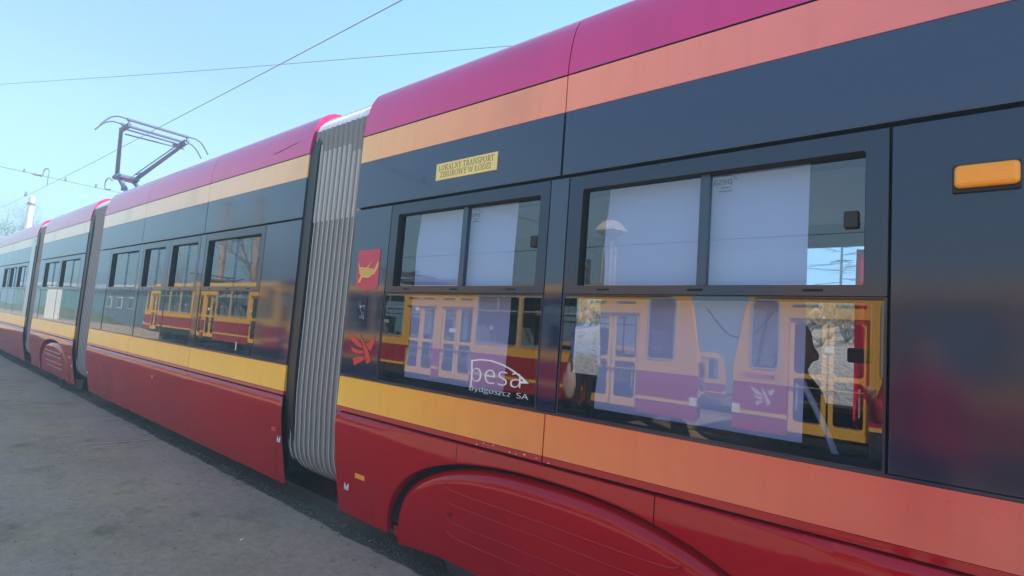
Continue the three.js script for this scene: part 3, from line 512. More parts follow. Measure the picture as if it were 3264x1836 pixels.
// a standing figure facing +z: colour keys 0 skin, 1 hair, 2 top, 3 trousers, 4 shoes
function standing(H, arms, lean = 0) {
  const s = H / 1.78, B = [], P = (x, y, z) => [x * s, y * s, z * s + lean * Math.max(0, y - 0.9)];
  const add = (a, b, ra, rb, c, k) => B.push([P(...a), P(...b), ra * s, rb * s, c, k]);
  add([0, 1.655, 0.015], [0, 1.70, 0], 0.082, 0.088, 0); add([0, 1.60, 0.03], [0, 1.62, 0.03], 0.055, 0.06, 0); add([0, 1.64, 0.10], [0, 1.62, 0.105], 0.014, 0.018, 0, 0.02);
  for (const e of [-1, 1]) add([e * 0.088, 1.655, 0], [e * 0.09, 1.63, 0], 0.016, 0.012, 0, 0.01);
  add([0, 1.715, -0.02], [0, 1.66, -0.05], 0.095, 0.08, 1, 0.02); add([0, 1.58, 0], [0, 1.46, -0.01], 0.055, 0.065, 0);
  add([-0.10, 1.40, -0.01], [0.10, 1.40, -0.01], 0.115, 0.115, 2, 0.06); add([0, 1.38, 0], [0, 1.02, 0.01], 0.15, 0.145, 2, 0.06); add([-0.06, 1.0, 0], [0.06, 1.0, 0], 0.135, 0.135, 2, 0.05); add([-0.07, 0.92, 0], [0.07, 0.92, 0], 0.13, 0.13, 3, 0.04);
  for (const e of [-1, 1]) { add([e * 0.09, 0.90, 0], [e * 0.10, 0.50, 0.02], 0.095, 0.066, 3); add([e * 0.10, 0.50, 0.02], [e * 0.11, 0.10, -0.01], 0.064, 0.05, 3); add([e * 0.11, 0.05, -0.02], [e * 0.12, 0.035, 0.15], 0.05, 0.035, 4); }
  for (const [e, sh, el, wr] of arms) {
    add(sh, el, 0.062, 0.05, 2); add(el, wr, 0.048, 0.036, 2);
    const d = V(...wr).sub(V(...el)).normalize(), tip = (l, dx, dy) => [wr[0] + d.x * l + dx, wr[1] + d.y * l + dy, wr[2] + d.z * l];
    add(wr, tip(0.07, 0, 0), 0.03, 0.034, 0, 0.02); for (const f of [-0.026, -0.009, 0.009, 0.026]) add(tip(0.07, f, 0), tip(0.15 - Math.abs(f) * 0.8, f * 1.1, -0.012), 0.0095, 0.008, 0, 0.006); add(tip(0.03, e * -0.03, 0), tip(0.09, e * -0.05, 0.01), 0.011, 0.009, 0, 0.008);
  }
  return B;
}
const hang = (e) => [e, [e * 0.19, 1.40, 0], [e * 0.24, 1.10, -0.02], [e * 0.25, 0.86, 0.05]];
const raise = (e) => [e, [e * 0.19, 1.40, 0], [e * 0.25, 1.16, 0.08], [e * 0.13, 1.33, 0.30]];
const SKIN = [0.52, 0.30, 0.20];
figure('person', 'person in blue jacket and dark trousers on the older tram step, mirrored in the window', standing(1.78, [hang(-1), hang(1)]), [SKIN, [0.16, 0.08, 0.03], [0.10, 0.22, 0.62], [0.02, 0.022, 0.035], [0.03, 0.02, 0.02]], [-5.46, 0.34, 6.30], 2.2);
figure('person', 'person in a red jacket taking the picture, blurred in the black door panel', standing(1.74, [hang(-1), [1, [0.19, 1.40, 0], [0.27, 1.15, 0.06], [0.30, 1.30, 0.20]]]), [SKIN, [0.03, 0.02, 0.015], [0.45, 0.015, 0.03], [0.02, 0.02, 0.03], [0.02, 0.02, 0.02]], [-0.27, 0, 2.68], Math.PI);
{ // seated inside the tram
  const B = standing(1.72, [hang(-1), hang(1)]).filter((q) => q[4] !== 3 && q[4] !== 4).map(([a, b, ra, rb, c, k]) => [[a[0], a[1] - 0.36, a[2]], [b[0], b[1] - 0.36, b[2]], ra, rb, c, k]);
  for (const e of [-1, 1]) { B.push([[e * 0.09, 0.52, 0], [e * 0.11, 0.50, 0.40], 0.09, 0.066, 3]); B.push([[e * 0.11, 0.50, 0.40], [e * 0.11, 0.10, 0.42], 0.062, 0.048, 3]); B.push([[e * 0.11, 0.05, 0.42], [e * 0.11, 0.04, 0.58], 0.048, 0.034, 4]); }
  figure('person', 'person in a dark jacket seated inside the tram behind the larger window', B, [SKIN, [0.02, 0.015, 0.012], [0.018, 0.018, 0.022], [0.015, 0.015, 0.02], [0.01, 0.01, 0.01]], [-0.66, 0.33, -0.55], Math.PI / 2);
}
{ // pale carrier bag in the blue-jacketed person's hand
  const g = new THREE.SphereGeometry(0.16, 20, 16), p = g.attributes.position;
  for (let i = 0; i < p.count; i++) { const x = p.getX(i), y = p.getY(i), z = p.getZ(i), k = 1 + 0.12 * Math.sin(x * 40 + y * 18) * Math.sin(z * 33); p.setXYZ(i, x * k * (y > 0.05 ? 0.6 : 0.9), y * 2.2, z * k * 0.7); }
  g.computeVertexNormals(); g.translate(-5.68, 0.80, 6.18);
  tag(obj('carrier_bag', [g, tube([[-5.70, 1.1, 6.18], [-5.69, 1.20, 6.19], [-5.66, 1.22, 6.2]], 0.012, 10, 5)], phys([0.75, 0.55, 0.52], 0.7, { transmission: 0.3, thickness: 0 })), 'pale pink carrier bag beside the person on the tram step', 'bag');
}

// ------------------------------------------------------------------ older red and yellow trams across the yard (seen in the windows)
const O = {
  yellow: phys([0.78, 0.42, 0.035], 0.35), red: phys([0.36, 0.012, 0.02], 0.3), cream: phys([0.80, 0.46, 0.06], 0.4), under: std([0.03, 0.025, 0.025], 0.9), glass: phys([0.72, 0.75, 0.75], 0, { transmission: 1, thickness: 0, ior: 1.36 }), trim: std([0.6, 0.6, 0.58], 0.35, { metalness: 0.5 }), inner: std([0.08, 0.08, 0.08], 0.8), seat: std([0.35, 0.36, 0.36], 0.7), roof: std([0.62, 0.36, 0.08], 0.55), paper: std([0.8, 0.8, 0.78], 0.7), lamp: std([0.8, 0.78, 0.7], 0.2),
};
function oldTram(label, pos, turn = 0) {
  const t = thing('older_tram', label, 'tram', 'older red and yellow trams across the yard', pos, turn), L = -6.8, R = 6.79;
  const doors = [[-6.02, -5.0], [-0.77, 0.30], [0.52, 1.58], [4.58, 5.70]], wins = [[-4.86, -3.55], [-3.45, -2.25], [-2.15, -0.90], [1.70, 2.91], [3.0, 4.42]], cab = [[5.87, 6.38], [-6.55, -6.15]];
  const holed = (shape, hs) => { for (const [a, b, c, d, r] of hs) { const h = new THREE.Path(); roundRect(a, b, c, d, r, h); shape.holes.push(h); } return shape; };
  const outline = (y0, y1) => { const e = (y) => (y < 1.32 ? 0 : Math.min(0.34, (y - 1.32) * 0.17 + Math.max(0, y - 2.26) * 1.1)); const pts = [[L + e(y0), y0], [R - e(y0), y0]]; for (const y of [1.32, 2.26]) if (y > y0 && y < y1) pts.push([R - e(y), y]); pts.push([R - e(y1), y1], [L + e(y1), y1]); for (const y of [2.26, 1.32]) if (y > y0 && y < y1) pts.push([L + e(y), y]); return poly(pts); };
  for (const [z0, z1, dd] of [[0, 0.045, true], [2.355, 2.4, false]]) {
    obj('window_band', extrude(holed(dd ? outline(1.09, 2.43) : roundRect(L + 0.3, R - 1.5, 1.09, 2.43, 0.02), [...wins.map(([a, b]) => [a, b, 1.31, 2.36, 0.09]), ...(dd ? cab : []).map(([a, b]) => [a, b, 1.33, 2.36, 0.07]), ...(dd ? doors.map(([a, b]) => [a, b, 1.1, 2.10, 0.02]) : [])]), z0, z1), O.yellow, t);
    const cuts = dd ? [L, ...doors.flat(), R] : [L, R - 1.15];
    for (let k = 0; k < cuts.length; k += 2) { obj('red_panel', box(cuts[k], cuts[k + 1], 0.66, 1.09, z0, z1), O.red, t); obj('yellow_strip', box(cuts[k], cuts[k + 1], 0.60, 0.66, z0 - (dd ? 0.008 : 0), z1), O.cream, t); obj('skirt', box(cuts[k], cuts[k + 1], 0.36, 0.60, z0 + 0.004, z1), k === 2 || !dd ? O.under : O.red, t); }
  }
  for (const [a, b, y1 = 2.36] of [...wins, ...cab]) {
    const w = obj('window', (() => { const s = roundRect(a - 0.015, b + 0.015, 1.295, y1 + 0.015, 0.1), h = new THREE.Path(); roundRect(a + 0.018, b - 0.018, 1.328, y1 - 0.018, 0.075, h); s.holes.push(h); return extrude(s, -0.012, 0.01); })(), O.trim, t);
    const g = new THREE.PlaneGeometry(b - a, y1 - 1.31); g.rotateY(Math.PI); g.translate((a + b) / 2, (1.31 + y1) / 2, 0.02); obj('pane', g, O.glass, w);
    if (b - a > 0.8) { obj('vent_bar', [box(a, b, 2.03, 2.055, -0.006, 0.02), box((a + b) / 2 - 0.008, (a + b) / 2 + 0.008, 2.05, 2.35, -0.004, 0.02)], O.trim, w); }
    else obj('vent_bar', [box(a, b, 1.78, 1.80, 0.1, 0.12), box(a, b, 1.5, 1.52, 0.1, 0.12)], O.trim, w);
  }
  for (const [a, b] of doors) {
    const m = (a + b) / 2;
    for (const [p, q] of [[a + 0.01, m - 0.015], [m + 0.015, b - 0.01]]) {
      const d = obj('door', extrude(holed(roundRect(p, q, 0.43, 2.09, 0.02), [[p + 0.06, q - 0.06, 0.58, 1.22, 0.06], [p + 0.06, q - 0.06, 1.29, 2.03, 0.06]]), 0.05, 0.08), O.cream, t);
      const g = new THREE.PlaneGeometry(q - p - 0.08, 1.5); g.rotateY(Math.PI); g.translate((p + q) / 2, 1.30, 0.065); obj('pane', g, O.glass, d);
    }
    obj('step', box(a, b, 0.32, 0.38, 0.02, 0.5), O.under, t);
    for (const s of [a, m + 0.05]) obj('vent_slot', box(s + 0.05, s + 0.42, 2.26, 2.30, -0.006, 0.01), O.under, t);
  }
  const taper = (g) => { const p = g.attributes.position; for (let i = 0; i < p.count; i++) if (p.getX(i) > R - 1.0) p.setX(i, p.getX(i) - 0.46 * Math.max(0, p.getZ(i) - 0.05)); p.needsUpdate = true; g.computeVertexNormals(); return g; };
  const rp = []; for (let k = 0; k <= 14; k++) { const th = Math.PI * k / 14; rp.push([2.43 + 0.29 * Math.pow(Math.sin(th), 0.75), 1.2 - 1.2 * Math.cos(th)]); }
  obj('roof', taper(sweep(L + 0.36, R - 0.36, rp.slice().reverse(), 12)), O.roof, t); obj('gutter', [box(L + 0.3, R - 0.5, 2.415, 2.445, -0.03, 0.01)], O.red, t);
  for (const e of [-1, 1]) {
    const X = e > 0 ? R : L, fx = (x0, x1, y0, y1, z0, z1) => box(Math.min(X - e * x0, X - e * x1), Math.max(X - e * x0, X - e * x1), y0, y1, z0, z1);
    const tp = (g) => (e > 0 ? taper(norm(g)) : g);
    obj('front_panel', tp(fx(0, 0.05, 0.42, 1.09, 0.05, 2.35)), O.red, t); obj('front_band', tp(fx(0, 0.05, 1.09, 1.32, 0.05, 2.35)), O.yellow, t);
    const w = new THREE.PlaneGeometry(2.3, 0.96); w.rotateY(e * Math.PI / 2); w.rotateZ(e * 0.17); w.translate(X - e * 0.085, 1.79, 1.2); obj('windscreen', tp(w), O.glass, t);
    obj('screen_post', [0.05, 1.2, 2.35].map((z) => tp(bar([X - e * 0.01, 1.32, z], [X - e * 0.17, 2.27, z], 0.03))), O.yellow, t);
    obj('destination_box', tp(fx(0.17, 0.42, 2.26, 2.56, 0.1, 2.3)), O.yellow, t);
    for (const z of [0.35, 2.05]) { const h = new THREE.CylinderGeometry(0.09, 0.1, 0.05, 18); h.rotateZ(e * -Math.PI / 2); h.translate(X + e * 0.02 - (e > 0 ? 0.46 * z : 0), 0.78, z); obj('headlight', h, O.lamp, t); }
    obj('marker_block', [fx(0.0, 0.12, 0.60, 0.74, -0.016, 0.05)], O.lamp, t);
    obj('bumper', tp(fx(-0.06, 0.1, 0.40, 0.56, 0.2, 2.2)), O.under, t); obj('coupler', bar([X - (e > 0 ? 0.5 : 0), 0.5, 1.2], [X + e * 0.3, 0.5, 1.2], 0.06), O.under, t);
  }
  for (const bx of [-3.6, 3.3]) obj('bogie', [box(bx - 1.15, bx + 1.15, 0.25, 0.5, 0.25, 2.15), ...[-0.95, 0.95].map((d) => { const c = new THREE.CylinderGeometry(0.33, 0.33, 2.0, 20); c.rotateX(Math.PI / 2); c.translate(bx + d, 0.33, 1.2); return c; })], O.under, t);
  obj('floor', box(L + 0.1, R - 1.25, 0.86, 0.9, 0.06, 2.34), O.inner, t);
  obj('ceiling', box(L + 0.4, R - 1.5, 2.40, 2.42, 0.05, 2.35), O.inner, t);
  for (let k = 0; k < 9; k++) { const x = L + 1.6 + k * 1.3; obj('seat', [rbox(x, x + 0.42, 1.3, 1.38, 1.6, 2.1, 0.03), rbox(x - 0.06, x, 1.3, 1.85, 1.6, 2.1, 0.025)], O.seat, t); }
  const rail = []; for (let k = 0; k < 11; k++) { const x = L + 0.9 + k * 1.1; rail.push(bar([x, 0.9, 0.55], [x, 2.38, 0.55], 0.018)); } rail.push(bar([L + 0.8, 2.02, 0.5], [R - 1.6, 2.02, 0.5], 0.016), bar([L + 0.8, 1.95, 1.9], [R - 1.6, 1.95, 1.9], 0.016)); obj('handrail', rail, O.trim, t);
  for (let k = 0; k < 9; k++) { const x = L + 1.25 + k * 1.27, y = [1.62, 1.98, 1.5][k % 3]; obj('notice', box(x, x + 0.12 + 0.1 * (k % 2), y, y + 0.09, 0.024, 0.027), O.paper, t); }
  for (const [a, b] of doors) for (const x of [a + 0.12, b - 0.12]) obj('grab_handle', bar([x, 0.75, 0.045], [x, 1.15, 0.045], 0.012), O.trim, t);
  for (let k = 0; k < 8; k++) { const x = L + 1.9 + k * 1.3; obj('seat', [rbox(x, x + 0.40, 1.28, 1.36, 0.2, 0.62, 0.03), rbox(x - 0.06, x, 1.28, 1.72, 0.2, 0.62, 0.025)], O.seat, t); }
  obj('pantograph', [bar([-2.6, 2.85, 0.5], [-1.0, 3.05, 0.4], 0.03), bar([-2.6, 2.85, 1.9], [-1.0, 3.05, 2.0], 0.03), bar([-2.6, 3.05, 0.5], [-0.6, 2.82, 0.7], 0.03), bar([-2.6, 3.05, 1.9], [-0.6, 2.82, 1.7], 0.03), ...[0, 0.1, 0.2].map((k) => bar([-2.5 + k * 1.2, 3.1, 0.25], [-2.5 + k * 1.2, 3.1, 2.15], 0.028)), box(-2.3, -0.5, 2.78, 2.86, 0.5, 1.9)], M.steel, t);
  return t;
}
const tramA = oldTram('older yellow and red tram mirrored in the smaller window, person on its door step', [-10.2, 0, 6.5]);
function cloneTram(label, pos, turn) { const c = tramA.clone(); c.name = numbered('older_tram'); c.position.set(...pos); c.rotation.y = turn; c.userData = { label, category: 'tram', group: 'older red and yellow trams across the yard' }; scene.add(c); return c; }
const tramC = cloneTram('older yellow and red tram mirrored right in the larger window, winged emblem on its side', [3.95, 0, 6.5], 0);
cloneTram('older yellow and red tram mirrored in the windows of the second section', [-24.4, 0.14, 6.5], 0);
cloneTram('small distant yellow and red tram mirrored in the gap between two older trams', [-16.6, -1.3, 27], 0);
{ // emblem and fleet lettering on the flank by its front
  const parts = [[[-0.17, 0.16], [-0.06, 0.12], [0.03, 0.05], [0.02, 0.02], [-0.08, 0.05]], [[-0.01, 0.17], [0.06, 0.09], [0.14, -0.06], [0.10, -0.12], [0.05, 0.02]], [[0.19, 0.16], [0.16, 0.05], [0.11, 0.06], [0.09, 0.10]], [[-0.12, 0.03], [0.03, 0.01], [0.03, -0.02], [-0.06, -0.02]], [[-0.08, -0.05], [0.06, -0.04], [0.0, -0.08], [-0.06, -0.12]]];
  const m = std([0.62, 0.55, 0.5], 0.4);
  parts.forEach((p) => obj('emblem', extrude(poly(p.map(([a, b]) => [a - 6.38, b + 0.87])), -0.004, -0.001), m, tramC));
  const c = document.createElement('canvas'); c.width = 512; c.height = 96; const g = c.getContext('2d'); g.fillStyle = '#d9942e'; g.fillRect(0, 0, 512, 96); g.fillStyle = '#4a1410'; g.font = 'bold 74px sans-serif'; g.textAlign = 'center'; g.fillText('MPK-ŁÓDŹ', 256, 76);
  const t = new THREE.CanvasTexture(c); t.colorSpace = THREE.SRGBColorSpace; const p = new THREE.PlaneGeometry(0.62, 0.116); p.rotateY(Math.PI); p.translate(-6.42, 1.19, -0.004); obj('fleet_lettering', p, std([1, 1, 1], 0.5, { map: t }), tramC);
}
tag(obj('hanging_cable', tube([[-3.72, 2.3, 7.6], [-3.52, 2.05, 7.6], [-3.31, 1.84, 7.6], [-3.10, 1.79, 7.6], [-2.91, 1.86, 7.6], [-2.71, 2.06, 7.6], [-2.55, 2.3, 7.6]], 0.016, 40, 6), M.rubber), 'black cable sagging between the fronts of two older trams', 'cable');
for (const z of [6.98, 8.42]) struct('rail', box(-120, 60, -0.05, 0.006, z - 0.035, z + 0.035), M.steel);
for (const z of [-0.48, -1.92]) struct('rail', box(-120, 60, -0.12, -0.02, z - 0.035, z + 0.035), M.steel);

// ------------------------------------------------------------------ overhead line
function wireThing(name, label, pts, r, extra, group) { const t = thing(name, label, 'wire', group); obj('wire', tube(pts, r, 60, 5), M.wire, t); extra?.(t); return t; }
const insul = (t, x, y, z, s = 1) => obj('insulator', [rbox(x - 0.05 * s, x + 0.05 * s, y, y + 0.09 * s, z - 0.05 * s, z + 0.05 * s, 0.015, 1), rbox(x - 0.035 * s, x + 0.035 * s, y + 0.08 * s, y + 0.20 * s, z - 0.035 * s, z + 0.035 * s, 0.012, 1)], M.wire, t);
wireThing('contact_wire', 'overhead contact wire running along the track above the long tram', [[30, 5.22, -1.2], [-5, 5.27, -1.2], [-13.1, 5.355, -1.2], [-18.3, 5.40, -1.2], [-26.3, 5.54, -1.2], [-45, 5.9, -1.2], [-120, 6.2, -1.2]], 0.0065, (t) => { insul(t, -28.6, 5.58, -1.2, 0.9); insul(t, -36.2, 5.74, -1.2, 1.2); });
wireThing('oblique_wire', 'thin wire crossing the sky at a slant above the pantograph', [[-16.6 - 11.7, 6.98, 5], [-16.6, 6.26, 1.0], [-10.7, 5.86, -1.0], [-4.9, 5.54, -3], [6.8, 4.82, -7]], 0.0048);
wireThing('span_wire', 'insulated span wire crossing the tracks beyond the pantograph', [[-25, 5.93, 14], [-25, 5.9, -0.4], [-25, 5.86, -3.3], [-25, 5.9, -9]], 0.012, (t) => { for (const [z, s] of [[-0.62, 0.65], [-1.75, 0.65], [-2.65, 0.65]]) insul(t, -25, 5.88, z, s); obj('sleeve', bar([-25, 5.895, -0.85], [-25, 5.885, -1.1], 0.04), M.wire, t); });
tag(obj('jumper_cable', tube([[-25, 5.90, -1.12], [-25.0, 6.12, -1.14], [-24.9, 6.16, -1.2], [-24.6, 6.02, -1.22], [-24.5, 5.75, -1.2], [-24.45, 5.51, -1.2]], 0.019, 40, 6), M.wire), 'looped jumper cable joining the span wire to the contact wire', 'cable');
wireThing('contact_wire', 'overhead contact wire above the row of older trams', [[60, 5.3, 7.7], [-30, 5.4, 7.7], [-120, 5.9, 7.7]], 0.012);
wireThing('contact_wire', 'overhead contact wire beyond the older trams, crossing the upper panes in the reflection', [[60, 5.55, 17], [-30, 5.5, 17], [-120, 5.6, 17]], 0.02);
wireThing('contact_wire', 'farthest overhead wire, low across the upper panes in the reflection', [[60, 5.5, 29], [-30, 5.4, 29], [-120, 5.6, 29]], 0.025);
wireThing('span_wire', 'span wire crossing above the older trams near the dark pole', [[-13, 6.1, 18], [-12.2, 5.75, 7.7], [-11.6, 6.0, 3.5]], 0.012, (t) => insul(t, -12.2, 5.75, 7.7, 1));
function pole(label, x, z, h, r, m, y0 = 0) { const t = thing('line_pole', label, 'pole', undefined, [x, y0, z]); obj('shaft', bar([0, 0, 0], [0, h, 0], r, r * 0.78, 16), m, t); obj('cap', bar([0, h, 0], [0, h + 0.06, 0], r * 0.85, r * 0.5, 16), m, t); obj('clamp', bar([0, h - 0.4, 0], [0, h - 0.3, 0], r * 1.05, r * 1.05, 16), M.steel, t); return t; }
pole('white concrete pole rising behind the far end of the tram', -36.6, -2.45, 6.72, 0.16, std([0.78, 0.77, 0.74], 0.8));
pole('dark slim pole mirrored at the left of the larger window', -13, 18, 6.3, 0.13, std([0.10, 0.09, 0.09], 0.8), -1.2);
pole('reddish concrete pole mirrored in the widest window of the second section', -37, 12, 9, 0.22, std([0.42, 0.27, 0.22], 0.85));
pole('tall brown pole mirrored nearest the black bellows frame', -33.4, 12.5, 9, 0.22, std([0.36, 0.25, 0.2], 0.85));
{ // lattice mast with a wide head
  const t = thing('lighting_mast', 'tall lattice mast with a wide lamp head mirrored in the larger window', 'mast', undefined, [-36.6, -1.3, 60]), s = 0.55, H = 17, list = [];
  for (const [x, z] of [[-s, -s], [s, -s], [s, s], [-s, s]]) list.push(bar([x * 1.5, 0, z * 1.5], [x, H, z], 0.1));
  for (let k = 0; k < 22; k++) { const y = k * H / 22, w = s * (1.5 - 0.5 * y / H), y2 = y + H / 22; list.push(bar([-w, y, -w], [w, y2, -w], 0.06), bar([w, y, w], [-w, y2, w], 0.06), bar([-w, y, w], [-w, y2, -w], 0.06), bar([w, y, -w], [w, y2, w], 0.06)); }
  obj('lattice', list, std([0.75, 0.6, 0.6], 0.7), t);
  const head = new THREE.LatheGeometry([[0.6, 0], [1.7, 0.4], [2.3, 0.8], [1.9, 1.3], [1.0, 2.2], [0.3, 2.3]].map(([a, b]) => new THREE.Vector2(a, b)), 5); head.translate(0, H - 0.3, 0); obj('lamp_head', head, std([0.8, 0.68, 0.68], 0.7, { flatShading: true }), t);
  obj('cage', [0, 1, 2, 3, 4, 5].map((k) => bar([1.2 * Math.cos(k), H + 2, 1.2 * Math.sin(k)], [1.2 * Math.cos(k), H + 4.5, 1.2 * Math.sin(k)], 0.05)), M.steel, t);
}

// ------------------------------------------------------------------ trees, bushes, sheds
const barkM = std([0.14, 0.11, 0.085], 0.95), twigM = std([0.17, 0.135, 0.11], 0.95);
function bareTree(h, spread, detail, s0) {
  seed = s0; const trunk = [], twigs = [];
  const grow = (p, d, len, r, n) => {
    const q = p.clone().addScaledVector(d, len); (n >= detail - 1 ? trunk : twigs).push(bar(p.toArray(), q.toArray(), r, r * 0.62, n >= detail - 1 ? 6 : 3));
    if (n <= 0) return;
    const k = n === detail ? 4 : 3; for (let i = 0; i < k; i++) { const e = V(rr(-1, 1), rr(-0.15, 0.9), rr(-1, 1)).normalize(); grow(p.clone().lerp(q, i === 0 ? 1 : rr(0.45, 1)), d.clone().multiplyScalar(i === 0 ? 1.5 : 0.75).addScaledVector(e, spread).normalize(), len * rr(0.6, 0.82), r * 0.58, n - 1); }
  };
  grow(V(0, 0, 0), V(0, 1, 0), h * 0.32, h * 0.016, detail); return [trunk, twigs];
}
function tree(label, pos, h, s0, detail = 4, leaf) {
  const t = thing('bare_tree', label, 'tree', undefined, pos), [a, b] = bareTree(h, 0.8, detail, s0); obj('trunk', a, barkM, t); obj('crown', b, leaf ?? twigM, t); return t;
}
tree('bare twiggy tree mirrored between two poles in the second section', [-35, 0, 13.5], 10, 91, 5);
// larch seen straight through the larger window
{
  seed = 5; const t = thing('larch_tree', 'feathery bare larch seen straight through the larger window', 'tree', undefined, [-3.9, 2.4, -22]); obj('trunk', bar([0, 0, 0], [0.1, 8.5, 0], 0.06, 0.012, 8), barkM, t);
  const list = []; for (let k = 0; k < 52; k++) { const y = 0.8 + k * 0.15, a = k * 2.4, l = (8.9 - y) * 0.28 * rr(0.7, 1.2), e = [Math.cos(a) * l, y + l * rr(-0.2, 0.38), Math.sin(a) * l]; list.push(bar([0, y, 0], e, 0.014, 0.006, 4)); for (let q = 1; q < 9; q++) { const u = q / 9, s = 0.3 * l * (1 - u * 0.4); for (const w of [-1, 1]) list.push(bar([e[0] * u, y + (e[1] - y) * u, e[2] * u], [e[0] * u + Math.cos(a + w) * s, y + (e[1] - y) * u + rr(-0.12, 0.06), e[2] * u + Math.sin(a + w) * s], 0.010, 0.004, 3)); } }
  obj('crown', list, twigM, t);
}
function leafy(label, pos, w, h, c, s0) { // loose crown of small leaf faces round a twiggy frame
  const t = thing('leafy_tree', label, 'tree', undefined, pos), [a, b] = bareTree(h, 0.75, 3, s0); obj('trunk', a, barkM, t); const cr = obj('crown', b, twigM, t);
  const pos3 = [], nor = []; const blobs = Array.from({ length: 26 }, () => [rr(-0.5, 0.5) * w, h * rr(0.2, 0.95), rr(-0.5, 0.5) * w, rr(0.1, 0.24) * w]);
  for (let k = 0; k < 5200; k++) { const q = blobs[Math.floor(rnd() * blobs.length)], d = V(rr(-1, 1), rr(-1, 1), rr(-1, 1)).normalize().multiplyScalar(q[3] * Math.pow(rnd(), 0.35)), P = [q[0] + d.x, Math.max(0.3, q[1] + d.y), q[2] + d.z], u = V(rr(-1, 1), rr(-1, 1), rr(-1, 1)).normalize().multiplyScalar(0.11), v = V(rr(-1, 1), rr(-1, 1), rr(-1, 1)).normalize().multiplyScalar(0.11); pos3.push(P[0], P[1], P[2], P[0] + u.x, P[1] + u.y, P[2] + u.z, P[0] + v.x, P[1] + v.y, P[2] + v.z); }
  const g = new THREE.BufferGeometry(); g.setAttribute('position', new THREE.Float32BufferAttribute(pos3, 3)); g.computeVertexNormals(); obj('foliage', g, std(c, 0.85, { side: THREE.DoubleSide }), cr); return t;
}
leafy('grey-green tree at the far left behind the end of the tram', [-70, 0, -6.3], 5.0, 9.6, [0.085, 0.12, 0.055], 31);
leafy('low dark green tree at the left edge, in front of the taller ones', [-66, 0, -4.5], 5, 9.2, [0.06, 0.10, 0.04], 41);
leafy('taller pale tree just left of the white concrete pole', [-92, 0, -8.0], 6, 13.4, [0.13, 0.14, 0.10], 51);
tree('bare grey tree beside the white concrete pole', [-88, 0, -8.9], 14.2, 61, 5, std([0.26, 0.24, 0.25], 0.95));
{ // far bare woodland, one mass
  seed = 77; const g = mergeGeometries(bareTree(13, 0.85, 4, 17).flat().map(norm)), n = 150, im = new THREE.InstancedMesh(g, std([0.19, 0.16, 0.135], 0.95), n), m = new THREE.Matrix4(), q = new THREE.Quaternion(); seed = 77;
  for (let i = 0; i < n; i++) { const x = -Math.pow(rnd(), 0.8) * 190 - 48, z = rr(24, 60) + Math.abs(x) * 0.06; q.setFromEuler(new THREE.Euler(0, rr(0, 6.28), 0)); const s = rr(0.7, 1.15); m.compose(V(x, groundY(x, z), z), q, V(s, s, s)); im.setMatrixAt(i, m); }
  im.name = 'woodland'; tag(im, 'brown bare woodland far across the yard, mirrored in the far windows', 'woodland'); im.userData.kind = 'stuff'; scene.add(im);
}
{ // scrub on top of the bank behind the tram
  seed = 99; const tw = []; for (let k = 0; k < 40; k++) { const a = rr(0, 6.28), l = rr(0.4, 1); tw.push(bar([0, 0, 0], [Math.cos(a) * l * 0.5, l, Math.sin(a) * l * 0.5], 0.01, 0.004, 3)); }
  const g = mergeGeometries(tw.map(norm)), n = 1500, im = new THREE.InstancedMesh(g, std([0.27, 0.24, 0.13], 0.95), n), m = new THREE.Matrix4(), q = new THREE.Quaternion(), c = new THREE.Color();
  for (let i = 0; i < n; i++) { const x = rr(-14, 10), z = rr(-13.5, -7.5); q.setFromEuler(new THREE.Euler(rr(-0.3, 0.3), rr(0, 6), rr(-0.3, 0.3))); const s = rr(0.25, 0.6); m.compose(V(x, groundY(x, z) - 0.05, z), q, V(s, s * 0.8, s)); im.setMatrixAt(i, m); const k = rr(0.6, 1.5); im.setColorAt(i, c.setRGB(k, k, k * 0.9)); }
  im.name = 'scrub'; tag(im, 'dry scrub on the gravel bank seen through the tram windows', 'scrub'); im.userData.kind = 'stuff'; scene.add(im);
}
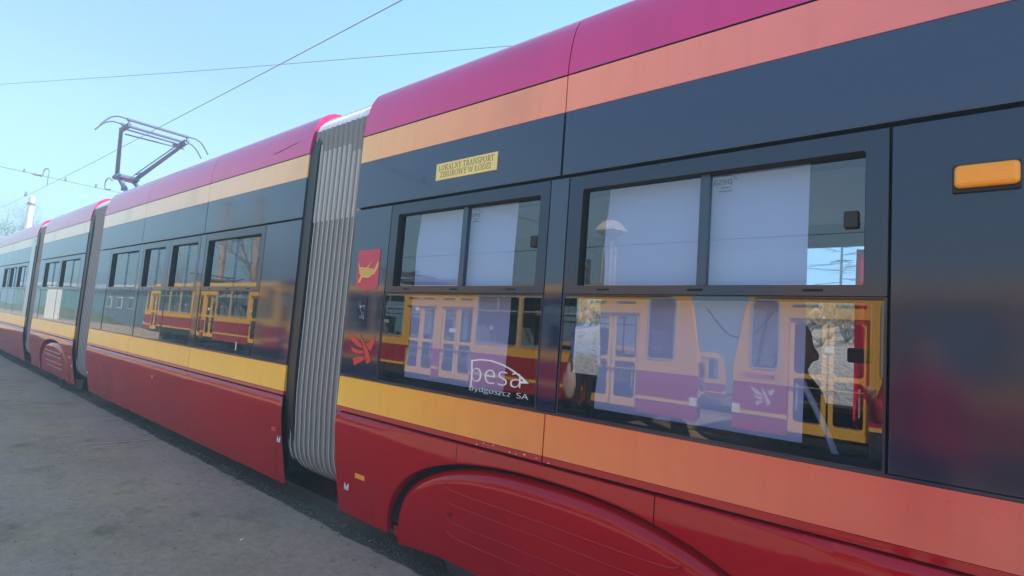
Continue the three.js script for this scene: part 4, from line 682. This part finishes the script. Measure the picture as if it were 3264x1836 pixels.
function shed(label, x0, x1, z0, z1, h, c) {
  const t = thing('shed', label, 'shed', 'sheds across the yard', [(x0 + x1) / 2, 0, z0]), w = (x1 - x0) / 2;
  const y = groundY((x0 + x1) / 2, z0) - 0.1; obj('wall', box(-w, w, y, h, 0, z1 - z0), std(c, 0.8), t); obj('roof', box(-w - 0.4, w + 0.4, h, h + 0.35, -0.5, z1 - z0 + 0.5), std([0.75, 0.76, 0.74], 0.7), t);
  for (let k = 0; k < 3; k++) { const x = -w + (2 * w) * (0.2 + 0.3 * k); const f = obj('window', box(x - 0.8, x + 0.8, 1.3, 2.5, -0.05, 0.05), M.white, t); const p = new THREE.PlaneGeometry(1.4, 1.0); p.rotateY(Math.PI); p.translate(x, 1.9, -0.06); obj('pane', p, phys([0.05, 0.07, 0.09], 0.1), f); }
  obj('door', box(w * 0.75, w * 0.75 + 1.1, 0, 2.1, -0.04, 0.04), std([0.2, 0.25, 0.3], 0.6), t);
}
shed('teal shed with a white roof edge mirrored in the short section', -118, -88, 13, 24, 3.6, [0.10, 0.26, 0.24]);
shed('blue-grey shed mirrored at the left of the second section', -76, -63, 15, 24, 3.4, [0.12, 0.17, 0.21]);
for (const [x, l] of [[-62.4, 'leftmost of three white posts mirrored in the short section'], [-60.8, 'middle of three white posts mirrored in the short section'], [-59.2, 'rightmost of three white posts mirrored in the short section']]) {
  const t = thing('white_post', l, 'post', 'white posts across the yard', [x, 0, 8]); obj('shaft', rbox(-0.2, 0.2, 0, 2.75, -0.2, 0.2, 0.02, 1), M.white, t); obj('cap', rbox(-0.24, 0.24, 2.75, 2.85, -0.24, 0.24, 0.02, 1), M.white, t);
}
{
  const bump = (x, z) => 1.15 * Math.max(0, Math.sin(Math.PI * Math.min(1, Math.max(0, (z - 9.5) / 3.5)))) * Math.min(1, Math.max(0, (-54 - x) / 6)) * (0.8 + 0.3 * vnoise(x * 0.3 + 100, z * 0.3 + 50, 512, 5)) - 0.3;
  struct('grass_verge', sheet(span(-140, -53, 60), span(9.2, 13.2, 10), bump), std([0.16, 0.17, 0.055], 0.95, { map: asphaltColor, bumpMap: asphaltBump, bumpScale: 0.06 }));
}
camera.far = 2000; camera.updateProjectionMatrix();
renderer.render(scene, camera);
